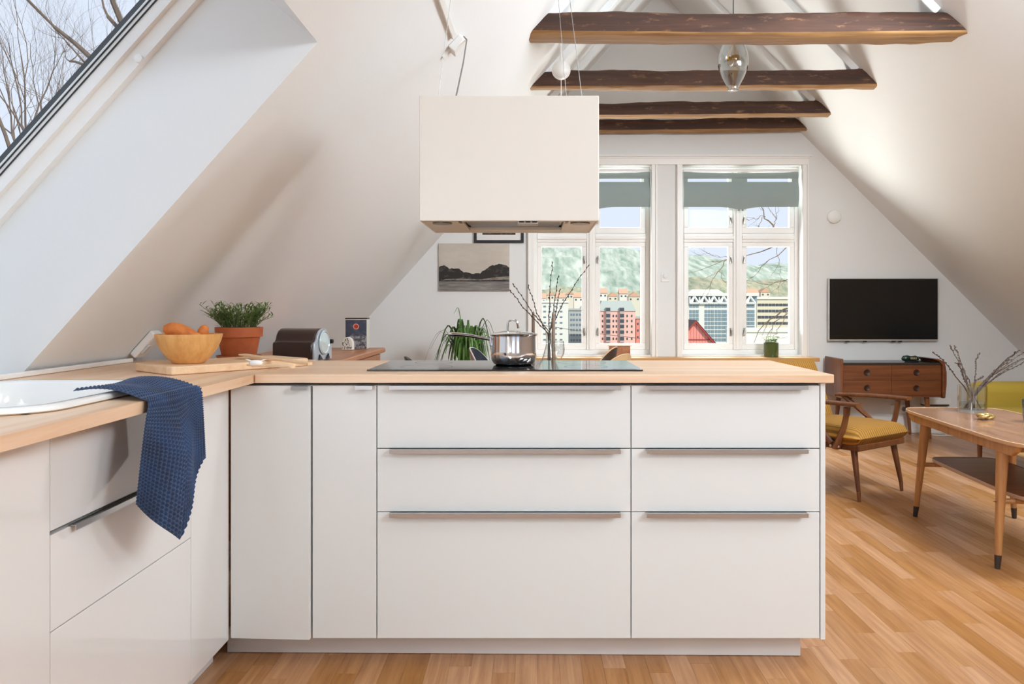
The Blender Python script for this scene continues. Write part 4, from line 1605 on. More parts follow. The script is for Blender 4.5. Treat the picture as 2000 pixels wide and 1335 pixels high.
# pot on the sill
pq = P(1506, 694, 7.30); pq.z = WZ0 - .0115
t = thing('sill_plant', 'green glass pot with a small leafy plant on the sill', 'potted plant', pq)
obj('pot', MB().lathe([(0, 0), (.062, 0), (.066, .012), (.066, .125), (.060, .128), (.06, .02), (0, .018)], pq, 28), mat('moss_green_glaze', (78, 92, 48), 0.15, coat=.5), t, smooth=50)
obj('soil', MB().lathe([(0, .105), (.0605, .103)], pq, 24), SOIL, t)
rr = random.Random(4)
for k in range(34):
    an = rr.random() * 2 * PI
    r = .02 + .05 * rr.random()
    c = pq + Vector((r * math.cos(an), r * math.sin(an), .135 + .05 * rr.random()))
    m = MB()
    m.tube([pq + Vector((r * .4 * math.cos(an), r * .4 * math.sin(an), .103)), c], .0012, 5)
    m.lathe([(0, .0), (.015, .001), (.018, .004), (0, .007)], c, 8)
    obj('leaf', m, mat('pale_leaf', (150, 170, 110), 0.6), t, smooth=True)
# small wooden box on the sill
a = P(1191, 674, 7.24); b = P(1231, 692, 7.24)
t = thing('wooden_box', 'small brown wooden box standing on the sill behind the chairs', 'box', ((a.x + b.x) / 2, 7.24, WZ0 - .0115))
m = MB().box(a.x, b.x, 7.24, 7.34, WZ0 - .0115, a.z - .008)
obj('body', m, SIDEW, t, bevel=0.002)
obj('lid', MB().box(a.x - .010, b.x + .010, 7.232, 7.348, a.z - .008, a.z), SILLW, t, bevel=0.002)

# ================================================================== LIVING CORNER
# chest of drawers
t = thing('chest_of_drawers', 'low teak chest with four drawers and round pulls below the television', 'dresser', (3.05, 7.12, 0))
Yf = 6.97
xa_, xb_ = 2.628, 3.49
zt, zb = .655, .375
m = MB()
m.box(xa_, xa_ + .02, Yf - .03, 7.33, zb - .02, zt + .035)
obj('side_panel', m, TEAKZ, t, bevel=0.006)
m = MB()
rows = []
prof = [(xb_, zb - .02), (xb_ + .022, zb - .018), (xb_ + .034, zb + .10), (xb_ + .034, zb + .20), (xb_ + .018, zt + .01), (xb_ - .04, zt + .035), (xb_ - .09, zt + .036), (xb_ - .03, zt + .014), (xb_, zt - .02)]
m.prism([(q[0], Yf - .03, q[1]) for q in prof], (0, .36, 0))
obj('side_panel', m, TEAK, t, bevel=0.004)
obj('top', MB().box(xa_ + .02, xb_, Yf - .01, 7.33, zt - .018, zt), mat('dark_top', (58, 52, 50), 0.25), t, bevel=0.002)
m = MB().box(xa_ + .02, xb_, 7.31, 7.33, zb, zt - .018).box(xa_ + .02, xb_, Yf, 7.31, zb - .015, zb)
m.box(xa_ + .02, xb_, Yf + .03, Yf + .035, zb, zt - .018)
obj('carcass', m, TEAK, t)
xm = (xa_ + .02 + xb_) / 2
zm = (zb + zt - .018) / 2
for (u, v) in ((xa_ + .021, xm - .001), (xm + .001, xb_ - .001)):
    for (p0, p1) in ((zb + .001, zm - .001), (zm + .001, zt - .019)):
        d = obj('drawer', MB().box(u, v, Yf, Yf + .018, p0, p1), TEAK, t, bevel=0.0015)
        cx = (u + v) / 2
        obj('pull', MB().lathe([(0, .0), (.024, .0), (.026, .004), (.022, .012), (.010, .008), (0, .008)], seg=20).xf(Matrix.Translation((cx, Yf, (p0 + p1) / 2)) @ Matrix.Rotation(PI / 2, 4, 'X')), mat('dark_pull', (52, 28, 18), 0.4), d, smooth=50)
for (x, y) in ((xa_ + .10, Yf + .05), (xb_ - .10, Yf + .05), (xa_ + .10, 7.26), (xb_ - .16, 7.26)):
    obj('leg', MB().tube([(x + (.03 if x > 3 else -.03), y, .001), (x, y, zb - .015)], [.012, .022], 10), TEAKZ, t, smooth=True)

# dark telephone-like ornament on the chest
q = P(1779, 706, 7.05); q.z = zt + .0006
t = thing('ornament', 'small dark green and black ornament on the chest of drawers', 'ornament', q)
DG = mat('dark_green_lacquer', (24, 50, 44), 0.25, coat=.4)
m = MB().tube([q + Vector(v) for v in ((-.075, 0, .022), (-.06, 0, .03), (-.03, 0, .034), (0, 0, .030), (.04, 0, .034), (.066, 0, .026))], [.012, .024, .024, .02, .022, .012], 12)
obj('body', m, DG, t, smooth=60)
m = MB()
for k in range(4):
    m.box(q.x - .012 + k * .014, q.x - .003 + k * .014, q.y - .024, q.y - .020, q.z + .024, q.z + .042)
obj('buttons', m, mat('dull_gold', (176, 160, 110), 0.4, .4), t)
obj('base', MB().box(q.x - .05, q.x + .065, q.y - .015, q.y + .015, q.z, q.z + .012), BLACK, t, bevel=0.003)

# sockets, wall heater box and cable under the chest
a, b = P(1738, 789, YW), P(1772, 806, YW)
t = thing('wall_sockets', 'white double power socket low on the wall behind the armchair', 'socket', ((a.x + b.x) / 2, YW, b.z))
obj('plate', MB().box(a.x, b.x, YW - .03, YW - .0004, b.z, a.z), WHITEP, t, bevel=0.004)
for k in range(2):
    cx = a.x + (b.x - a.x) * (.28 + .44 * k)
    obj('outlet', MB().lathe([(.014, 0), (.020, 0), (.020, .003), (.014, .003)], seg=16).xf(Matrix.Translation((cx, YW - .030, (a.z + b.z) / 2)) @ Matrix.Rotation(PI / 2, 4, 'X')), mat('outlet_grey', (150, 148, 144), .5), t)
a, b = P(1797, 776, YW), P(1849, 788, YW)
t = thing('media_box', 'flat white media box fixed low on the wall, right of the chest', 'box', ((a.x + b.x) / 2, YW, b.z))
obj('housing', MB().box(a.x, b.x, YW - .07, YW - .0004, b.z, a.z), WHITEP, t, bevel=0.004)
obj('base_strip', MB().box(a.x, b.x - .01, YW - .065, YW - .01, b.z - .010, b.z), BLACK, t)
cp = []
for k in range(25):
    u = k / 24
    cp.append(Vector((3.56 + .10 * math.cos(u * 7) + .12 * u, 7.22 + .06 * math.sin(u * 7), .006)))
tag(obj('white_cord', MB().tube(cp, .0045, 6), CABM, smooth=True), 'loop of white cord on the floor under the chest', 'cord')

# ---- armchair
ARM = mat('armchair_velvet', (170, 126, 42), 0.9)
nt = ARM.node_tree
b_ = nt.nodes['Principled BSDF']
tcn = nt.nodes.new('ShaderNodeTexCoord')
sp = nt.nodes.new('ShaderNodeSeparateXYZ')
nt.links.new(tcn.outputs['Object'], sp.inputs[0])
mu = nt.nodes.new('ShaderNodeMath'); mu.operation = 'MULTIPLY'; mu.inputs[1].default_value = 290
sn = nt.nodes.new('ShaderNodeMath'); sn.operation = 'SINE'
nt.links.new(sp.outputs['Y'], mu.inputs[0]); nt.links.new(mu.outputs[0], sn.inputs[0])
rp_ = nt.nodes.new('ShaderNodeValToRGB')
rp_.color_ramp.elements[0].position = .25; rp_.color_ramp.elements[0].color = srgb((122, 82, 22))
rp_.color_ramp.elements[1].position = .6; rp_.color_ramp.elements[1].color = srgb((164, 118, 42))
mr = nt.nodes.new('ShaderNodeMapRange'); mr.inputs['From Min'].default_value = -1
nt.links.new(sn.outputs[0], mr.inputs['Value']); nt.links.new(mr.outputs[0], rp_.inputs['Fac'])
nt.links.new(rp_.outputs['Color'], b_.inputs['Base Color'])
bpn = nt.nodes.new('ShaderNodeBump'); bpn.inputs['Strength'].default_value = .5; bpn.inputs['Distance'].default_value = .004
nt.links.new(sn.outputs[0], bpn.inputs['Height']); nt.links.new(bpn.outputs[0], b_.inputs['Normal'])

FLp = Vector((1.89, 4.76, 0)); FRp = Vector((2.262, 5.04, 0))
side = (FRp - FLp); Wd = side.length
ang = math.atan2(side.y, side.x)          # local Y axis along front edge; local X = facing
face = ang - PI / 2
fc = (FLp + FRp) / 2
t = thing('armchair', 'teak armchair with mustard striped velvet seat beside the island', 'armchair', fc, face)
hw = Wd / 2
def soft(x0, x1, y0, y1, z0, z1, bul=.03, n=12, M=None):
    rows = []
    m = MB()
    def shape(u, v, top):
        x = x0 + (x1 - x0) * u; y = y0 + (y1 - y0) * v
        e = (1 - abs(2 * u - 1) ** 9) * (1 - abs(2 * v - 1) ** 9)
        e = max(e, 0) ** .5
        zm_ = (z0 + z1) / 2
        return Vector((x, y, zm_ + (1 if top else -1) * ((z1 - z0) / 2) * e * (1) + (bul * math.sin(PI * u) * math.sin(PI * v) if top else 0)))
    for top in (True, False):
        g = [[shape(i / n, j / n, top) for j in range(n + 1)] for i in range(n + 1)]
        if top:
            g = [r[::-1] for r in g]
        m.grid(g)
    if M is not None:
        m.xf(M)
    return m


obj('seat_cushion', soft(-.52, .05, -hw - .045, hw + .045, .310, .425, .014, 24), ARM, t, local=True, smooth=60)
# backrest leaning back
Mb = Matrix.Translation((-.47, 0, .40)) @ Matrix.Rotation(math.radians(-112), 4, 'Y')
obj('backrest', soft(-.02, .41, -hw - .03, hw + .03, -.035, .035, .01, 16, Mb), ARM, t, local=True, smooth=60)
m = MB().box(-.50, .03, -hw - .02, hw + .02, .29, .33)
obj('seat_frame', m, ARMW, t, local=True, bevel=0.008)
for s in (-1, 1):
    y = s * (hw + .045)
    obj('leg', MB().tube([(.015, s * hw, .055), (-.03, s * (hw - .02), .315)], [.0125, .021], 10), ARMW, t, local=True, smooth=True)
    obj('leg_tip', MB().tube([(.02, s * hw, .001), (.015, s * hw, .055)], [.010, .0125], 10), mat('brass_brown', (120, 76, 50), .4, .3), t, local=True, smooth=True)
    obj('leg', MB().tube([(-.56, s * (hw - .02), .001), (-.46, s * (hw - .05), .315)], [.012, .02], 10), ARMW, t, local=True, smooth=True)
    # arm: bent front post, flat top, rear strut
    pts = [(-.10, y, .30), (-.075, y, .36), (-.05, y, .43), (-.035, y, .50), (-.03, y, .545)]
    obj('arm_post', MB().tube(pts, [.040, .034, .027, .026, .032], 10, flat=.45), ARMW, t, local=True, smooth=True)
    rows = []
    for i in range(13):
        q = i / 12
        x = .045 - .48 * q
        z = .565 + .004 * math.sin(q * PI) - .012 * q
        w = .024 + .013 * math.sin(q * 2.4 + .4)
        bend = s * (.012 * math.sin(q * PI) - .02 * q)
        rows.append([Vector((x, y + bend - w, z - .010)), Vector((x, y + bend + w, z - .010)), Vector((x, y + bend + w, z + .010)), Vector((x, y + bend - w, z + .010))])
    m = MB().grid(rows, closed_u=True); m.add(rows[0], [(3, 2, 1, 0)]); m.add(rows[-1], [(0, 1, 2, 3)])
    obj('armrest', m, ARMW, t, local=True, bevel=0.006, smooth=40)
    obj('back_strut', MB().tube([(-.40, y - s * .02, .555), (-.22, y, .42), (-.13, y, .325)], [.016, .016, .018], 8), ARMW, t, local=True, smooth=True)
    for dx_ in (-.13, -.08):
        obj('bolt', MB().lathe([(0, 0), (.008, 0), (.007, .004), (0, .005)], seg=12).xf(Matrix.Translation((dx_, y + s * .012, .312)) @ Matrix.Rotation(-s * PI / 2, 4, 'X')), mat('bolt_pale', (206, 196, 176), .4, .5), t, local=True)

# ---- coffee table
fa = Vector((2.068, 4.41, 0)); fb = Vector((2.01, 3.53, 0))
ey = (fa - fb).normalized(); ex = Vector((ey.y, -ey.x, 0))
fcc = fa + ex * .515; fd = fb + ex * .515
cen = (fa + fb + fcc + fd) / 4
t = thing('coffee_table', 'teak coffee table with lower shelf beside the sofa', 'table', cen)
ZT = .562
def T(u, v, z):
    return cen + ex * u + ey * v + Vector((0, 0, z))
hl, hwid = .625, .268
poly = []
N = 64
for k in range(N):
    a = 2 * PI * k / N
    c_, s_ = math.cos(a), math.sin(a)
    e_ = 2 / 9.0
    u = hwid * math.copysign(abs(c_) ** e_, c_); v = hl * math.copysign(abs(s_) ** e_, s_)
    u *= 1 + .03 * (1 - (v / hl) ** 2)
    v *= 1 + .03 * (1 - (u / hwid / 1.06) ** 2)
    poly.append((u, v))
m = MB().prism([T(u, v, ZT - .014) for (u, v) in poly], (0, 0, .014))
top = obj('table_top', m, TEAKTOP, t, bevel=0.003)
m = MB()
rows = [[T(u * 1.004, v * 1.002, ZT - .014) for (u, v) in poly], [T(u * 1.012, v * 1.006, ZT - .010) for (u, v) in poly], [T(u * 1.012, v * 1.006, ZT + .001) for (u, v) in poly], [T(u * 1.002, v * 1.001, ZT + .003) for (u, v) in poly], [T(u * .994, v * .996, ZT + .001) for (u, v) in poly]]
obj('edge_band', m.grid(rows, closed_u=True), mat('polished_edge', (196, 158, 122), .2), top, smooth=50)  # rim highlight put into a paler band colour
# aprons along both long sides with rounded ends
for s in (-1, 1):
    sec = []
    L2 = hl - .045
    for (v, z) in ((-L2, ZT - .0145), (L2, ZT - .0145), (L2 - .02, ZT - .04), (L2 - .06, ZT - .062), (-L2 + .06, ZT - .062), (-L2 + .02, ZT - .04)):
        sec.append((v, z))
    uo = s * (hwid - .035)
    m = MB().prism([T(uo - .012, v, z) for (v, z) in sec], ex * .024)
    obj('apron', m, OAKLEG, t, bevel=0.004)
for s in (-1, 1):
    m = MB().hexa([T(-hwid + .05, s * (hl - .16) - .01, ZT - .055), T(hwid - .05, s * (hl - .16) - .01, ZT - .055), T(hwid - .05, s * (hl - .16) + .01, ZT - .055), T(-hwid + .05, s * (hl - .16) + .01, ZT - .055),
                   T(-hwid + .05, s * (hl - .16) - .01, ZT - .0145), T(hwid - .05, s * (hl - .16) - .01, ZT - .0145), T(hwid - .05, s * (hl - .16) + .01, ZT - .0145), T(-hwid + .05, s * (hl - .16) + .01, ZT - .0145)])
    obj('cross_rail', m, OAKLEG, t)
SHZ = .315
for (f, su, sv) in ((fa, -1, 1), (fb, -1, -1), (fcc, 1, 1), (fd, 1, -1)):
    u0 = (f - cen).dot(ex); v0 = (f - cen).dot(ey)
    ut, vt = su * .215, v0 - sv * .04
    lg = obj('leg', MB().tube([T(u0 + (ut - u0) * .12, v0 + (vt - v0) * .12, .058), T(ut, vt, ZT - .02)], [.0145, .0265], 12), OAKLEG, t, smooth=True)
    obj('foot_cap', MB().tube([T(u0, v0, .001), T(u0 + (ut - u0) * .12, v0 + (vt - v0) * .12, .058)], [.0115, .0147], 12), mat('dark_foot', (52, 40, 34), .5), lg, smooth=True)
    obj('dowel', MB().lathe([(0, 0), (.008, 0), (0, .002)], T(u0 + (ut - u0) * .5 - .022, v0 + (vt - v0) * .5, SHZ - .03), 10), TEAK, lg)
for s in (-1, 1):
    v = s * (abs((fa - cen).dot(ey)) - .03)
    obj('stretcher', MB().tube([T(-hwid + .045, v, SHZ - .03), T(hwid - .045, v, SHZ - .03)], .012, 8), OAKLEG, t, smooth=True)
m = MB()
sp_ = [(u * .66, v * .76) for (u, v) in poly]
m.prism([T(u, v, SHZ - .016) for (u, v) in sp_], (0, 0, .014))
sh = obj('lower_shelf', m, TEAK, t, bevel=0.003)
rows = [[T(u * 1.001, v * 1.001, SHZ - .017) for (u, v) in sp_], [T(u * 1.012, v * 1.006, SHZ - .012) for (u, v) in sp_], [T(u * 1.012, v * 1.006, SHZ - .001) for (u, v) in sp_], [T(u * .998, v * .999, SHZ + .0005) for (u, v) in sp_]]
obj('edge_band', MB().grid(rows, closed_u=True), mat('pale_edge', (176, 142, 118), .35), sh, smooth=50)

# vase with twigs on the coffee table
TZ = ZT + .0006
def tb(x, y, z=TZ):
    Y = (EYE - z) * F / (y - VY)
    return Vector(((x - VX) / F * Y, Y, z))
vc = tb(1899, 804)
vr = 26 / F * vc.y
vh = (EYE - (752 - VY) / F * vc.y) - TZ
t = thing('cylinder_vase', 'clear cylindrical glass vase full of twigs on the coffee table', 'vase', vc)
obj('glass', MB().lathe([(0, 0), (vr, 0), (vr, vh), (vr - .0035, vh), (vr - .0035, .016), (0, .014)], vc, 40), GLASS, t, smooth=50)
obj('water', MB().lathe([(0, .0145), (vr - .004, .0165), (vr - .004, .05), (0, .05)], vc, 32), glassmat('water', (236, 240, 236), .8), t, smooth=50)
rr = random.Random(31)
TW2 = mat('grey_brown_twig', (66, 50, 40), .7)
tips = [(1822, 686), (1855, 674), (1864, 675), (1868, 708), (1910, 690), (1920, 735), (1985, 686), (1994, 682), (2010, 680), (2004, 697), (2020, 690), (2012, 702), (1880, 718), (1978, 700)]
for k, (tx, ty) in enumerate(tips):
    Yt = vc.y + rr.uniform(-.15, .2)
    tip = P(tx, ty, Yt)
    d0 = (tip - vc); d0.z = 0
    dn = d0.normalized() if d0.length > .02 else Vector((1, 0, 0))
    base = vc - dn * (vr - .018) * rr.uniform(.4, 1) + Vector((rr.uniform(-.012, .012), rr.uniform(-.012, .012), .022))
    rim = vc + dn * (vr - .010) * min(1, d0.length * 4) + Vector((rr.uniform(-.006, .006), 0, vh * .98))
    pts = [base, base.lerp(rim, .5) + Vector((0, 0, .006)), rim]
    for q in (.25, .5, .75, .9, 1):
        pts.append(rim.lerp(tip, q) + Vector((rr.uniform(-.006, .006), 0, rr.uniform(-.004, .004) + .012 * math.sin(q * PI))))
    m = MB().tube(pts, [.0036, .0034, .0032, .0028, .0024, .0020, .0016, .001], 6)
    for j in range(14):
        q = .35 + .65 * j / 14
        i = min(int(q * 7), 6); fr_ = q * 7 - i
        c = pts[i].lerp(pts[i + 1], fr_)
        d = (pts[i + 1] - pts[i]).normalized()
        s = d.orthogonal().normalized()
        s = Matrix.Rotation(rr.random() * 6.28, 3, d) @ s
        m.tube([c, c + s * .004 + d * .006, c + s * .004 + d * .013], [.002, .0038, .0006], 6)
    obj('twig', m, TW2, t, smooth=True)
# brass knot
kc = tb(1924, 819)
t_ = MB()
GOLD = mat('pale_brass', (198, 170, 108), .28, .8)
pts = []
for k in range(61):
    a = 2 * PI * k / 60
    pts.append(kc + Vector(((.020 + .010 * math.cos(3 * a)) * math.cos(2 * a) * 1.3, (.020 + .010 * math.cos(3 * a)) * math.sin(2 * a), .0175 + .0075 * math.sin(3 * a))))
t_.tube(pts, .0085, 10, cap=False)
tag(obj('brass_knot', t_, GOLD, smooth=80), 'small pale brass knot ornament on the coffee table by the vase', 'ornament')
# tumbler at the picture edge
gc = tb(2012, 825)
t = thing('tumbler', 'pale blue glass tumbler on the coffee table at the right edge', 'glass', gc)
gh = .115
obj('glass', MB().lathe([(0, 0), (.030, 0), (.037, gh), (.0345, gh), (.028, .012), (0, .010)], gc, 32), glassmat('blue_glass', (212, 226, 234), 1.8), t, smooth=50)

# ---- sofa
SOFA = mat('mustard_sofa', (156, 130, 40), .85, bump=(250, .15))
t = thing('sofa', 'mustard yellow sofa behind the coffee table', 'sofa', (3.65, 5.2, 0))
sx0, sx1, sy0, sy1 = 3.19, 4.05, 4.1, 6.05
def rbox(name, x0, x1, y0, y1, z0, z1, r, m_=SOFA):
    return obj(name, MB().box(x0, x1, y0, y1, z0, z1), m_, t, bevel=r, smooth=40, seg=5)
rbox('armrest', sx0, sx1 - .02, sy1 - .17, sy1, .16, .585, .07)
rbox('armrest', sx0, sx1 - .02, sy0, sy0 + .17, .16, .585, .07)
rbox('backrest', sx1 - .22, sx1, sy0 + .172, sy1 - .172, .16, .78, .07)
rbox('base', sx0 + .03, sx1 - .222, sy0 + .172, sy1 - .172, .14, .27, .02, mat('sofa_base_pale', (222, 204, 150), .85))  # lit look of the base put into its paler colour
ym = (sy0 + sy1) / 2
rbox('seat_cushion', sx0 + .01, sx1 - .225, sy0 + .175, ym - .002, .272, .42, .04)
rbox('seat_cushion', sx0 + .01, sx1 - .225, ym + .002, sy1 - .175, .272, .42, .04)
for (x, y) in ((sx0 + .08, sy0 + .08), (sx0 + .08, sy1 - .08), (sx1 - .1, sy0 + .08), (sx1 - .1, sy1 - .08)):
    obj('leg', MB().tube([(x, y, .001), (x, y, .162)], [.014, .02], 10), TEAKZ, t, smooth=True)

# ================================================================== PENDANTS
q = P(1432, 177, 5.1)
t = thing('glass_pendant', 'clear bulb-shaped glass pendant hanging between the first two beams', 'lamp', (q.x, q.y, q.z))
r = 30 / F * 5.1
prof = [(.030, 0), (.034, .004), (.031, .016), (.040, .032), (.066, .078), (.085, .120), (.0945, .165), (.094, .205), (.082, .255), (.06, .30), (.032, .34), (.022, .355),
        (.0205, .352), (.03, .338), (.058, .298), (.08, .254), (.092, .205), (.0925, .165), (.083, .121), (.064, .08), (.038, .034), (.029, .016), (.031, .005), (.028, .002)]
obj('glass_shade', MB().lathe(prof, q, 40), GLASS, t, smooth=60)
obj('socket', MB().lathe([(0, .30), (.018, .30), (.018, .36), (.012, .375), (0, .376)], q, 20), mat('brass_socket', (170, 140, 90), .35, .8), t, smooth=50)
bl = obj('bulb', MB().lathe([(.010, .30), (.014, .28), (.036, .235), (.042, .20), (.034, .165), (.015, .15), (0, .147)], q, 24), glassmat('amber_glass', (236, 214, 170), 1.5), t, smooth=60)
obj('filament', MB().tube([q + Vector(v) for v in ((.0, 0, .28), (-.012, 0, .24), (.010, .004, .225), (-.010, -.004, .205), (.012, 0, .19), (0, 0, .175))], .0012, 5), mat('filament', (220, 200, 170), .4), bl)
zc = gz(q.x) - .06
obj('cord', MB().tube([q + Vector((0, 0, .375)), (q.x, q.y, gz(q.x) - .002)], .003, 6), BLACK, t)
q = P(1096, 137, 5.45)
r = 18.5 / F * 5.45
t = thing('globe_fitting', 'white ball-shaped ceiling fitting with hanging cord above the hood', 'lamp', q)
pf = [(r * math.sin(PI * k / 16), r - r * math.cos(PI * k / 16)) for k in range(17)]
pf[0] = (0, 0); pf[-1] = (0, 2 * r)
obj('globe', MB().lathe(pf, q - Vector((0, 0, r)), 32), WHITEP, t, smooth=80)
obj('stem', MB().tube([q + Vector((0, 0, r - .004)), (q.x, q.y, ZL + KL * q.x + .002)], .008, 8), WHITEP, t)
obj('cord', MB().tube([q - Vector((0, 0, r - .002)), (q.x, q.y, 1.98)], .0025, 6), WHITEP, t)
obj('lamp_shade', MB().lathe([(.0, 2.0), (.02, 2.0), (.05, 1.97), (.12, 1.86), (.118, 1.858), (.048, 1.966), (.018, 1.992), (0, 1.992)], (q.x, q.y, 0), 32), WHITEP, t, smooth=60)

# ================================================================== OUTSIDE
GZ = -22.0
mb = MB()
rows = []
for i in range(30):
    y = 12 + (i / 29) ** 2 * 1400
    rows.append([Vector((-900 + 1800 * j / 20, y, GZ)) for j in range(21)])
mb.sheet(rows, -1.0)
o = obj('ground', mb, mat('town_ground', (170, 172, 160), .9, var=((.02, .02, .02), (120, 138, 104), .45, .6)))
o['kind'] = 'structure'

# wooded hills
def hill(name, label, pts, Y, depth, m_, seed, bump):
    rows = []
    xs = [q[0] for q in pts]
    n = 90
    base = []
    for j in range(n + 1):
        x = xs[0] + (xs[-1] - xs[0]) * j / n
        for k in range(len(pts) - 1):
            if pts[k][0] <= x <= pts[k + 1][0]:
                f = (x - pts[k][0]) / (pts[k + 1][0] - pts[k][0])
                f = f * f * (3 - 2 * f)
                y = pts[k][1] + (pts[k + 1][1] - pts[k][1]) * f
                break
        base.append((x, y))
    nr = 26
    for i in range(nr + 1):
        q = i / nr
        row = []
        for (x, y) in base:
            Yq = Y - depth * (1 - q)
            top = P(x, y, Y)
            X = top.x
            z = GZ + (top.z - GZ) * (math.sin(q * PI / 2) ** 1.1)
            z += bump * mnoise.noise(Vector((X * .02, Yq * .02, seed))) + bump * .5 * mnoise.noise(Vector((X * .09, Yq * .09, seed + 3)))
            row.append(Vector((X, Yq, z)))
        rows.append(row)
    rows.append([q + Vector((0, 60, -40)) for q in rows[-1]])
    rows.append([Vector((q.x, q.y + 60, GZ)) for q in rows[-1]])
    mb = MB().grid(rows)
    o = obj(name, mb, m_, smooth=80)
    o['kind'] = 'structure'
    return o


HILLM = mat('forest_far', (126, 146, 128), .95, var=((.11, .012, .05), (188, 195, 182), .35, .65))
HILLN = mat('forest_near', (178, 170, 142), .95, var=((.2, .02, .09), (130, 142, 116), .4, .62))
hill('hill_far', '', [(300, 520), (800, 492), (1060, 484), (1180, 490), (1260, 500), (1345, 507), (1400, 520), (1440, 528), (1500, 519), (1560, 524), (1900, 540), (2400, 560)], 1500, 800, HILLM, 1, 9)
hill('hill_near', '', [(300, 575), (1000, 570), (1100, 566), (1250, 572), (1350, 545), (1430, 552), (1500, 548), (1560, 556), (1900, 565), (2400, 570)], 900, 300, HILLN, 5, 6)

WINB = mat('far_window', (110, 124, 138), .2)
WIND = mat('far_window_dark', (70, 74, 82), .3)


def building(name, label, x0, x1, y0, y1, Y, m_, roof=None, grid=None, wm=WINB, depth=14.0, roofm=None, frame=None):
    a = P(x0, y0, Y); b = P(x1, y1, Y)
    t = thing(name, label, 'building', ((a.x + b.x) / 2, Y + depth / 2, GZ))
    obj('wall', MB().box(a.x, b.x, Y, Y + depth, GZ, a.z), m_, t)
    if roof == 'mansard':
        d = 2.0; h = P(0, y0 - 20, Y).z - a.z
        m = MB().hexa([(a.x - .4, Y - .4, a.z), (b.x + .4, Y - .4, a.z), (b.x + .4, Y + depth, a.z), (a.x - .4, Y + depth, a.z),
                       (a.x + d, Y + d, a.z + h), (b.x - d, Y + d, a.z + h), (b.x - d, Y + depth - d, a.z + h), (a.x + d, Y + depth - d, a.z + h)])
        obj('roof', m, roofm, t)
    elif roof == 'gable':
        h = (b.x - a.x) * .42
        m = MB().prism([(a.x - .3, Y - .4, a.z), (b.x + .3, Y - .4, a.z), ((a.x + b.x) / 2, Y - .4, a.z + h)], (0, depth + .8, 0))
        obj('roof', m, roofm, t)
    elif roof == 'ridge':
        h = depth * .35
        m = MB().prism([(a.x - .3, Y - .5, a.z), (a.x - .3, Y + depth + .5, a.z), (a.x - .3, Y + depth / 2, a.z + h)], (b.x - a.x + .6, 0, 0))
        obj('roof', m, roofm, t)
    elif roof == 'flat':
        obj('roof', MB().box(a.x - .4, b.x + .4, Y - .4, Y + depth, a.z, a.z + 1.0), roofm or m_, t)
    if grid:
        cols, rws, w, h = grid
        wx, wz = w / F * Y, h / F * Y
        me = mesh_of('window', MB().box(-wx / 2, wx / 2, -.12, .06, -wz / 2, wz / 2), wm)
        for cx in cols:
            for ry in rws:
                c = P(cx, ry, Y)
                link('window', me, t, Vector((c.x, Y, c.z)) - wloc(t))
    return t


RED = mat('salmon_red_plaster', (232, 178, 168), .9)
WHT = mat('far_white_plaster', (214, 212, 206), .9)
CRM = mat('far_cream', (206, 198, 182), .9)
GRN = mat('copper_green_roof', (164, 172, 168), .8)
ORG = mat('orange_tiles', (200, 156, 130), .9)
GRY = mat('far_grey', (168, 172, 170), .9)
t = building('town_hotel', 'salmon red hotel with green mansard roof seen through the left window', 1168, 1241, 607, 690, 400, RED, 'mansard',
         ((1177, 1198, 1204, 1225, 1234), (616.5, 626.5, 637, 648, 661), 2.6, 4.4), WIND, 16, GRN)
for cx in (1188, 1215):
    a = P(cx - 4, 598, 399)
    m = MB()
    a0 = P(cx - 4.2, 600, 399.2); b0 = P(cx + 4.2, 668, 399.2)
    obj('bay', MB().box(a0.x, b0.x, 399.0, 400.3, b0.z, a0.z), mat('bay_grey', (176, 160, 158), .8), t)
    me = mesh_of('bay_window', MB().box(-.95, .95, -.12, .06, -.8, .8), WIND)
    for ry in (604, 616, 626.5, 637, 648, 661):
        c = P(cx, ry, 399)
        link('bay_window', me, t, Vector((c.x, 399.0, c.z)) - wloc(t))
building('hotel_wing', 'lower pink wing right of the red hotel', 1242.5, 1262, 622, 690, 402, mat('pink_plaster', (204, 134, 124), .9), 'flat', ((1246, 1253), (632, 645, 658), 2.6, 4), WIND, 14, GRN)
building('apartment_block', 'tall white apartment block with window bands seen through the left window', 1040, 1110, 591, 690, 380, WHT, 'flat',
         ((1064, 1074, 1085, 1096), (598, 608, 619, 630, 641, 652, 663), 5, 3), WINB, 16, WHT)
building('office_tower', 'grey-green office block between the apartment block and the hotel', 1111, 1140, 606, 690, 430, GRY, 'flat', ((1116, 1121, 1127, 1133), (614, 624, 634, 644, 654, 664), 3.4, 4), WINB, 16, GRY)
rr = random.Random(8)
hx = 1040
labs = ['hillside house with orange tiled roof, %s below the hills']
ordn = ['first from the left', 'second from the left', 'third from the left', 'fourth from the left', 'fifth from the left', 'sixth from the left', 'seventh from the left', 'eighth from the left', 'ninth from the left', 'tenth from the left', 'eleventh from the left', 'last at the right']
k = 0
spots = [(1046, 1066, 582), (1068, 1083, 576), (1085, 1104, 581), (1106, 1120, 574), (1121, 1139, 580), (1150, 1168, 577), (1170, 1186, 572), (1188, 1206, 578), (1210, 1226, 573), (1228, 1250, 579), (1460, 1482, 573), (1486, 1504, 570)]
for i, (x0, x1, y0) in enumerate(spots):
    building('hillside_house', labs[0] % ordn[i], x0, x1, y0, 640, 560 + 12 * (i % 3), (WHT, CRM)[i % 2], ('ridge', 'gable')[i % 2], ((x0 + 4, x1 - 4), (y0 + 5,), 3, 3), WIND, 10, ORG)['group'] = 'hillside houses with orange roofs'

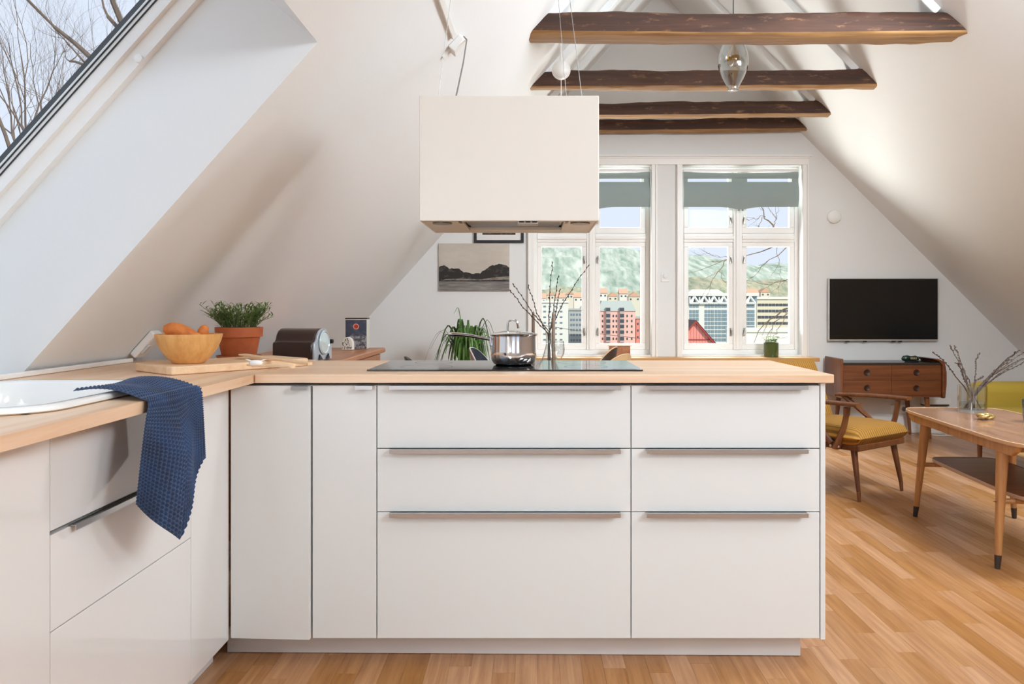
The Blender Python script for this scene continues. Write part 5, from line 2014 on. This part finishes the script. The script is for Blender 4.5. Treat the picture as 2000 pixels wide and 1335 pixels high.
# glass-fronted office building with truss gables
Yg = 300
t = building('glass_office', 'white office building with glass front and truss gables, right window', 1325, 1477, 592, 700, Yg, WHT, None,
             ((1349, 1355.5, 1362, 1379, 1385.5, 1392, 1399, 1405.5, 1412, 1418, 1459, 1465, 1471), (597, 608, 615.5, 623, 631, 639, 647, 655, 663), 5.2, 6.0), mat('blue_glazing', (120, 140, 150), .15), 20)
m = MB()
def strut(p_, q_, w=.45):
    m.tube([p_, q_], w, 6)
for (u0, u1) in ((1347, 1365), (1366, 1384), (1385, 1403), (1404, 1422), (1455, 1475)):
    A0, A1, A2 = P(u0, 592, Yg - .4), P(u1, 592, Yg - .4), P((u0 + u1) / 2, 579, Yg - .4)
    strut(A0, A2); strut(A2, A1); strut(A0, A1)
    strut(P(u0, 592, Yg - .4), P(u0, 580, Yg - .4), .3); strut(P((u0 * 3 + u1) / 4, 592, Yg - .4), A2, .25)
obj('truss', m, mat('truss_white', (226, 226, 222), .6), t)
a, b = P(1340, 578, Yg + 2), P(1477, 592, Yg + 2)
obj('clerestory', MB().box(a.x, b.x, Yg + 1, Yg + 14, b.z, a.z), mat('clerestory_glass', (132, 148, 156), .2), t)
a = P(1325, 572, Yg + 3); b = P(1477, 578, Yg + 3)
obj('roof', MB().box(a.x, b.x, Yg - .6, Yg + 20, b.z, a.z), WHT, t)
a = P(1352, 565, Yg + 6); b = P(1402, 572, Yg + 6)
obj('roof_hood', MB().hexa([(a.x - 2, Yg + 5, b.z), (b.x + 2, Yg + 5, b.z), (b.x + 2, Yg + 16, b.z), (a.x - 2, Yg + 16, b.z), (a.x, Yg + 6, a.z), (b.x, Yg + 6, a.z), (b.x, Yg + 15, a.z), (a.x, Yg + 15, a.z)]), WHT, t)
building('long_office', 'long cream office building with dark window bands at the far right', 1478, 1580, 584, 700, 330, mat('office_cream', (208, 200, 178), .9), 'flat',
         ((1483, 1490, 1497, 1504, 1511, 1518, 1525, 1532, 1539), (595, 607, 619, 631), 6, 5), WIND, 16, WHT)
building('low_hall', 'low white hall roof below the long office building', 1440, 1580, 648, 700, 250, mat('hall_white', (226, 224, 214), .9), 'flat', None, WINB, 14, WHT)

# red gabled house near the window
Yr = 60
a = P(1359, 628, Yr); bl_ = P(1318, 675, Yr); br_ = P(1398, 675, Yr)
t = thing('red_house', 'red wooden gable of a nearby house low in the right window', 'building', (a.x, Yr + 4, GZ))
REDW = mat('red_boards', (212, 134, 122), .85)
obj('wall', MB().box(bl_.x + .12, br_.x - .12, Yr + .1, Yr + 8, GZ, bl_.z), REDW, t)
nb = 13
for k in range(nb):
    x0 = bl_.x + .1 + (br_.x - bl_.x - .2) * k / nb; x1 = bl_.x + .1 + (br_.x - bl_.x - .2) * (k + 1) / nb - .015
    def zt_(x):
        return bl_.z + (a.z - bl_.z) * (1 - abs(x - a.x) / ((br_.x - bl_.x) / 2)) - .03
    obj('board', MB().prism([(x0, Yr + .06, bl_.z), (x1, Yr + .06, bl_.z), (x1, Yr + .06, max(zt_(x1), bl_.z + .02)), (x0, Yr + .06, max(zt_(x0), bl_.z + .02))], (0, .05, 0)), REDW, t)
for s, e in ((1, br_), (-1, bl_)):
    n_ = Vector((0, 0, 1))
    d = (e - a)
    obj('barge_board', MB().prism([a + Vector((0, -.1, .09)), e + Vector((s * .12, -.1, 0)), e + Vector((s * .12, -.1, -.16)), a + Vector((0, -.1, -.08))], (0, .16, 0)), mat('barge_red', (150, 56, 48), .8), t)
    obj('roof', MB().prism([a + Vector((0, -.12, .13)), e + Vector((s * .16, -.12, .03)), e + Vector((s * .16, -.12, -.02)), a + Vector((0, -.12, .09))], (0, 8, 0)), mat('slate', (92, 70, 66), .8), t)
obj('band', MB().box(bl_.x + .1, br_.x - .1, Yr + .02, Yr + .06, P(0, 664, Yr).z, P(0, 662, Yr).z), mat('barge_red', (150, 56, 48), .8), t)

# overhead line
for (x0, y0, x1, y1, lab) in ((1060, 631, 1262, 653, 'thin overhead cable sagging across the town view'),):
    a, b = P(x0 - 60, y0 - 6, 90), P(x1 + 300, y1 + 20, 90)
    pts = [a.lerp(b, k / 16) - Vector((0, 0, .8 * math.sin(PI * k / 16))) for k in range(17)]
    tag(obj('overhead_cable', MB().tube(pts, .03, 5), mat('cable_dark', (90, 88, 86), .7)), lab, 'cable')

# ---- bare trees
BARK = mat('bark', (98, 84, 74), .9)
BARK2 = mat('bark_warm', (112, 92, 70), .9)


def grow(mb, rr, p0, d, L, r, depth, up=.15, spread=.6):
    d = d.normalized()
    pts = [p0]
    rad = [r]
    n = 5
    c = p0
    dd = d
    for i in range(n):
        dd = (dd + Vector((rr.uniform(-.22, .22), rr.uniform(-.22, .22), rr.uniform(-.16, .22) + up * .2))).normalized()
        c = c + dd * (L / n)
        pts.append(c)
        rad.append(r * (1 - .55 * (i + 1) / n))
    mb.tube(pts, rad, 6 if depth > 3 else (5 if depth > 2 else 3), cap=False)
    if depth <= 0:
        return
    kids = 3
    for k in range(kids):
        i = rr.randint(2, n) if k else n
        dirn = (pts[i] - pts[i - 1]).normalized()
        ax = Vector((rr.uniform(-1, 1), rr.uniform(-1, 1), rr.uniform(-.6, .9)))
        nd = (dirn + ax * spread).normalized()
        grow(mb, rr, pts[i], nd, L * rr.uniform(.58, .82), rad[i] * .70, depth - 1, up, spread)


def tree(label, base, top_h, r, seed, lead, L, depth, bark, spread=.6):
    t = thing('bare_tree', label, 'tree', base, group='bare trees outside')
    rr = random.Random(seed)
    base = Vector(base)
    pts = [base, base + Vector((.1, .1, top_h * .4)), base + Vector((0, .15, top_h * .75)), base + Vector((.05, 0, top_h))]
    obj('trunk', MB().tube(pts, [r, r * .85, r * .7, r * .6], 10), bark, t, smooth=True)
    mb = MB()
    for d in lead:
        grow(mb, rr, pts[-1] - Vector((0, 0, rr.random() * .6)), Vector(d), L, r * .45, depth, .15, spread)
    obj('branches', mb, bark, t, smooth=True, kind='stuff')
    return t


tree('bare tree with fine branches seen through the roof window', (-6.6, 11.5, GZ), 22.6, .20, 11,
     [(-.5, .1, 1), (.5, -.1, 1), (0.05, .5, 1.1), (-.2, -.5, .9), (.9, .1, .75), (-.9, 0, .6)], 2.4, 6, BARK, .55)
tree('second bare tree, farther back in the roof window view', (-9.6, 21.0, GZ), 28.5, .24, 23,
     [(-.6, .1, 1), (.5, -.1, 1), (-.9, .2, .5), (.9, -.2, .6), (-.2, -.5, .9)], 3.4, 6, BARK, .55)
# tree right of the gable window; its limbs reach left across the view
t = thing('bare_tree', 'bare tree whose limbs cross the right gable window', 'tree', (5.6, 14.0, GZ), group='bare trees outside')
obj('trunk', MB().tube([(5.6, 14, GZ), (5.5, 14, -8), (5.35, 14, 0), (5.2, 14, 3.2)], [.3, .24, .16, .08], 10), BARK2, t, smooth=True)
mb = MB()
rr = random.Random(41)
limbs = [(.010, [(1600, 430), (1535, 485), (1490, 520), (1460, 545)]), (.010, [(1590, 520), (1532, 545), (1500, 559), (1457, 547)]), (.006, [(1516, 470), (1518, 500), (1523, 525), (1526, 548)]),
         (.018, [(1600, 570), (1530, 607), (1490, 634), (1470, 676)]), (.010, [(1560, 600), (1515, 628), (1502, 650), (1490, 678)]), (.008, [(1540, 610), (1522, 640), (1512, 655), (1508, 675)]),
         (.020, [(1545, 480), (1512, 447), (1496, 424), (1478, 392)]), (.006, [(1494, 424), (1480, 424), (1465, 427), (1450, 434)]), (.006, [(1490, 424), (1484, 436), (1479, 447), (1474, 462)]),
         (.006, [(1508, 446), (1514, 430), (1520, 412), (1526, 390)]), (.012, [(1540, 470), (1460, 500), (1415, 508), (1345, 533)]), (.006, [(1440, 512), (1415, 502), (1390, 495), (1357, 497)]),
         (.009, [(1418, 506), (1405, 525), (1392, 545), (1372, 578)]), (.006, [(1402, 528), (1410, 540), (1414, 548), (1420, 558)])]
for (r0, q) in limbs:
    Yl = 14 + rr.uniform(-.8, .8)
    pts = [P(x, y, Yl + rr.uniform(-.1, .1)) for (x, y) in q]
    fine = []
    for i in range(3):
        for f in (0, .33, .66):
            fine.append(pts[i].lerp(pts[i + 1], f) + Vector((rr.uniform(-.03, .03), 0, rr.uniform(-.03, .03))))
    fine.append(pts[-1])
    mb.tube(fine, [r0 * (1 - .8 * i / (len(fine) - 1)) for i in range(len(fine))], 6)
    for k in range(3):
        i = rr.randint(3, len(fine) - 2)
        d = (fine[i + 1] - fine[i]).normalized() + Vector((rr.uniform(-.7, .7), rr.uniform(-.3, .3), rr.uniform(-.7, .7)))
        grow(mb, rr, fine[i], d, rr.uniform(.15, .35), .004, 1, 0, .5)
    if q[0][0] > 1535:        # join the limb to the trunk
        mb.tube([Vector((5.4, 14, fine[0].z - 1.0)), fine[0]], [r0 * 1.5, r0], 6)
obj('branches', mb, BARK2, t, smooth=True, kind='stuff')
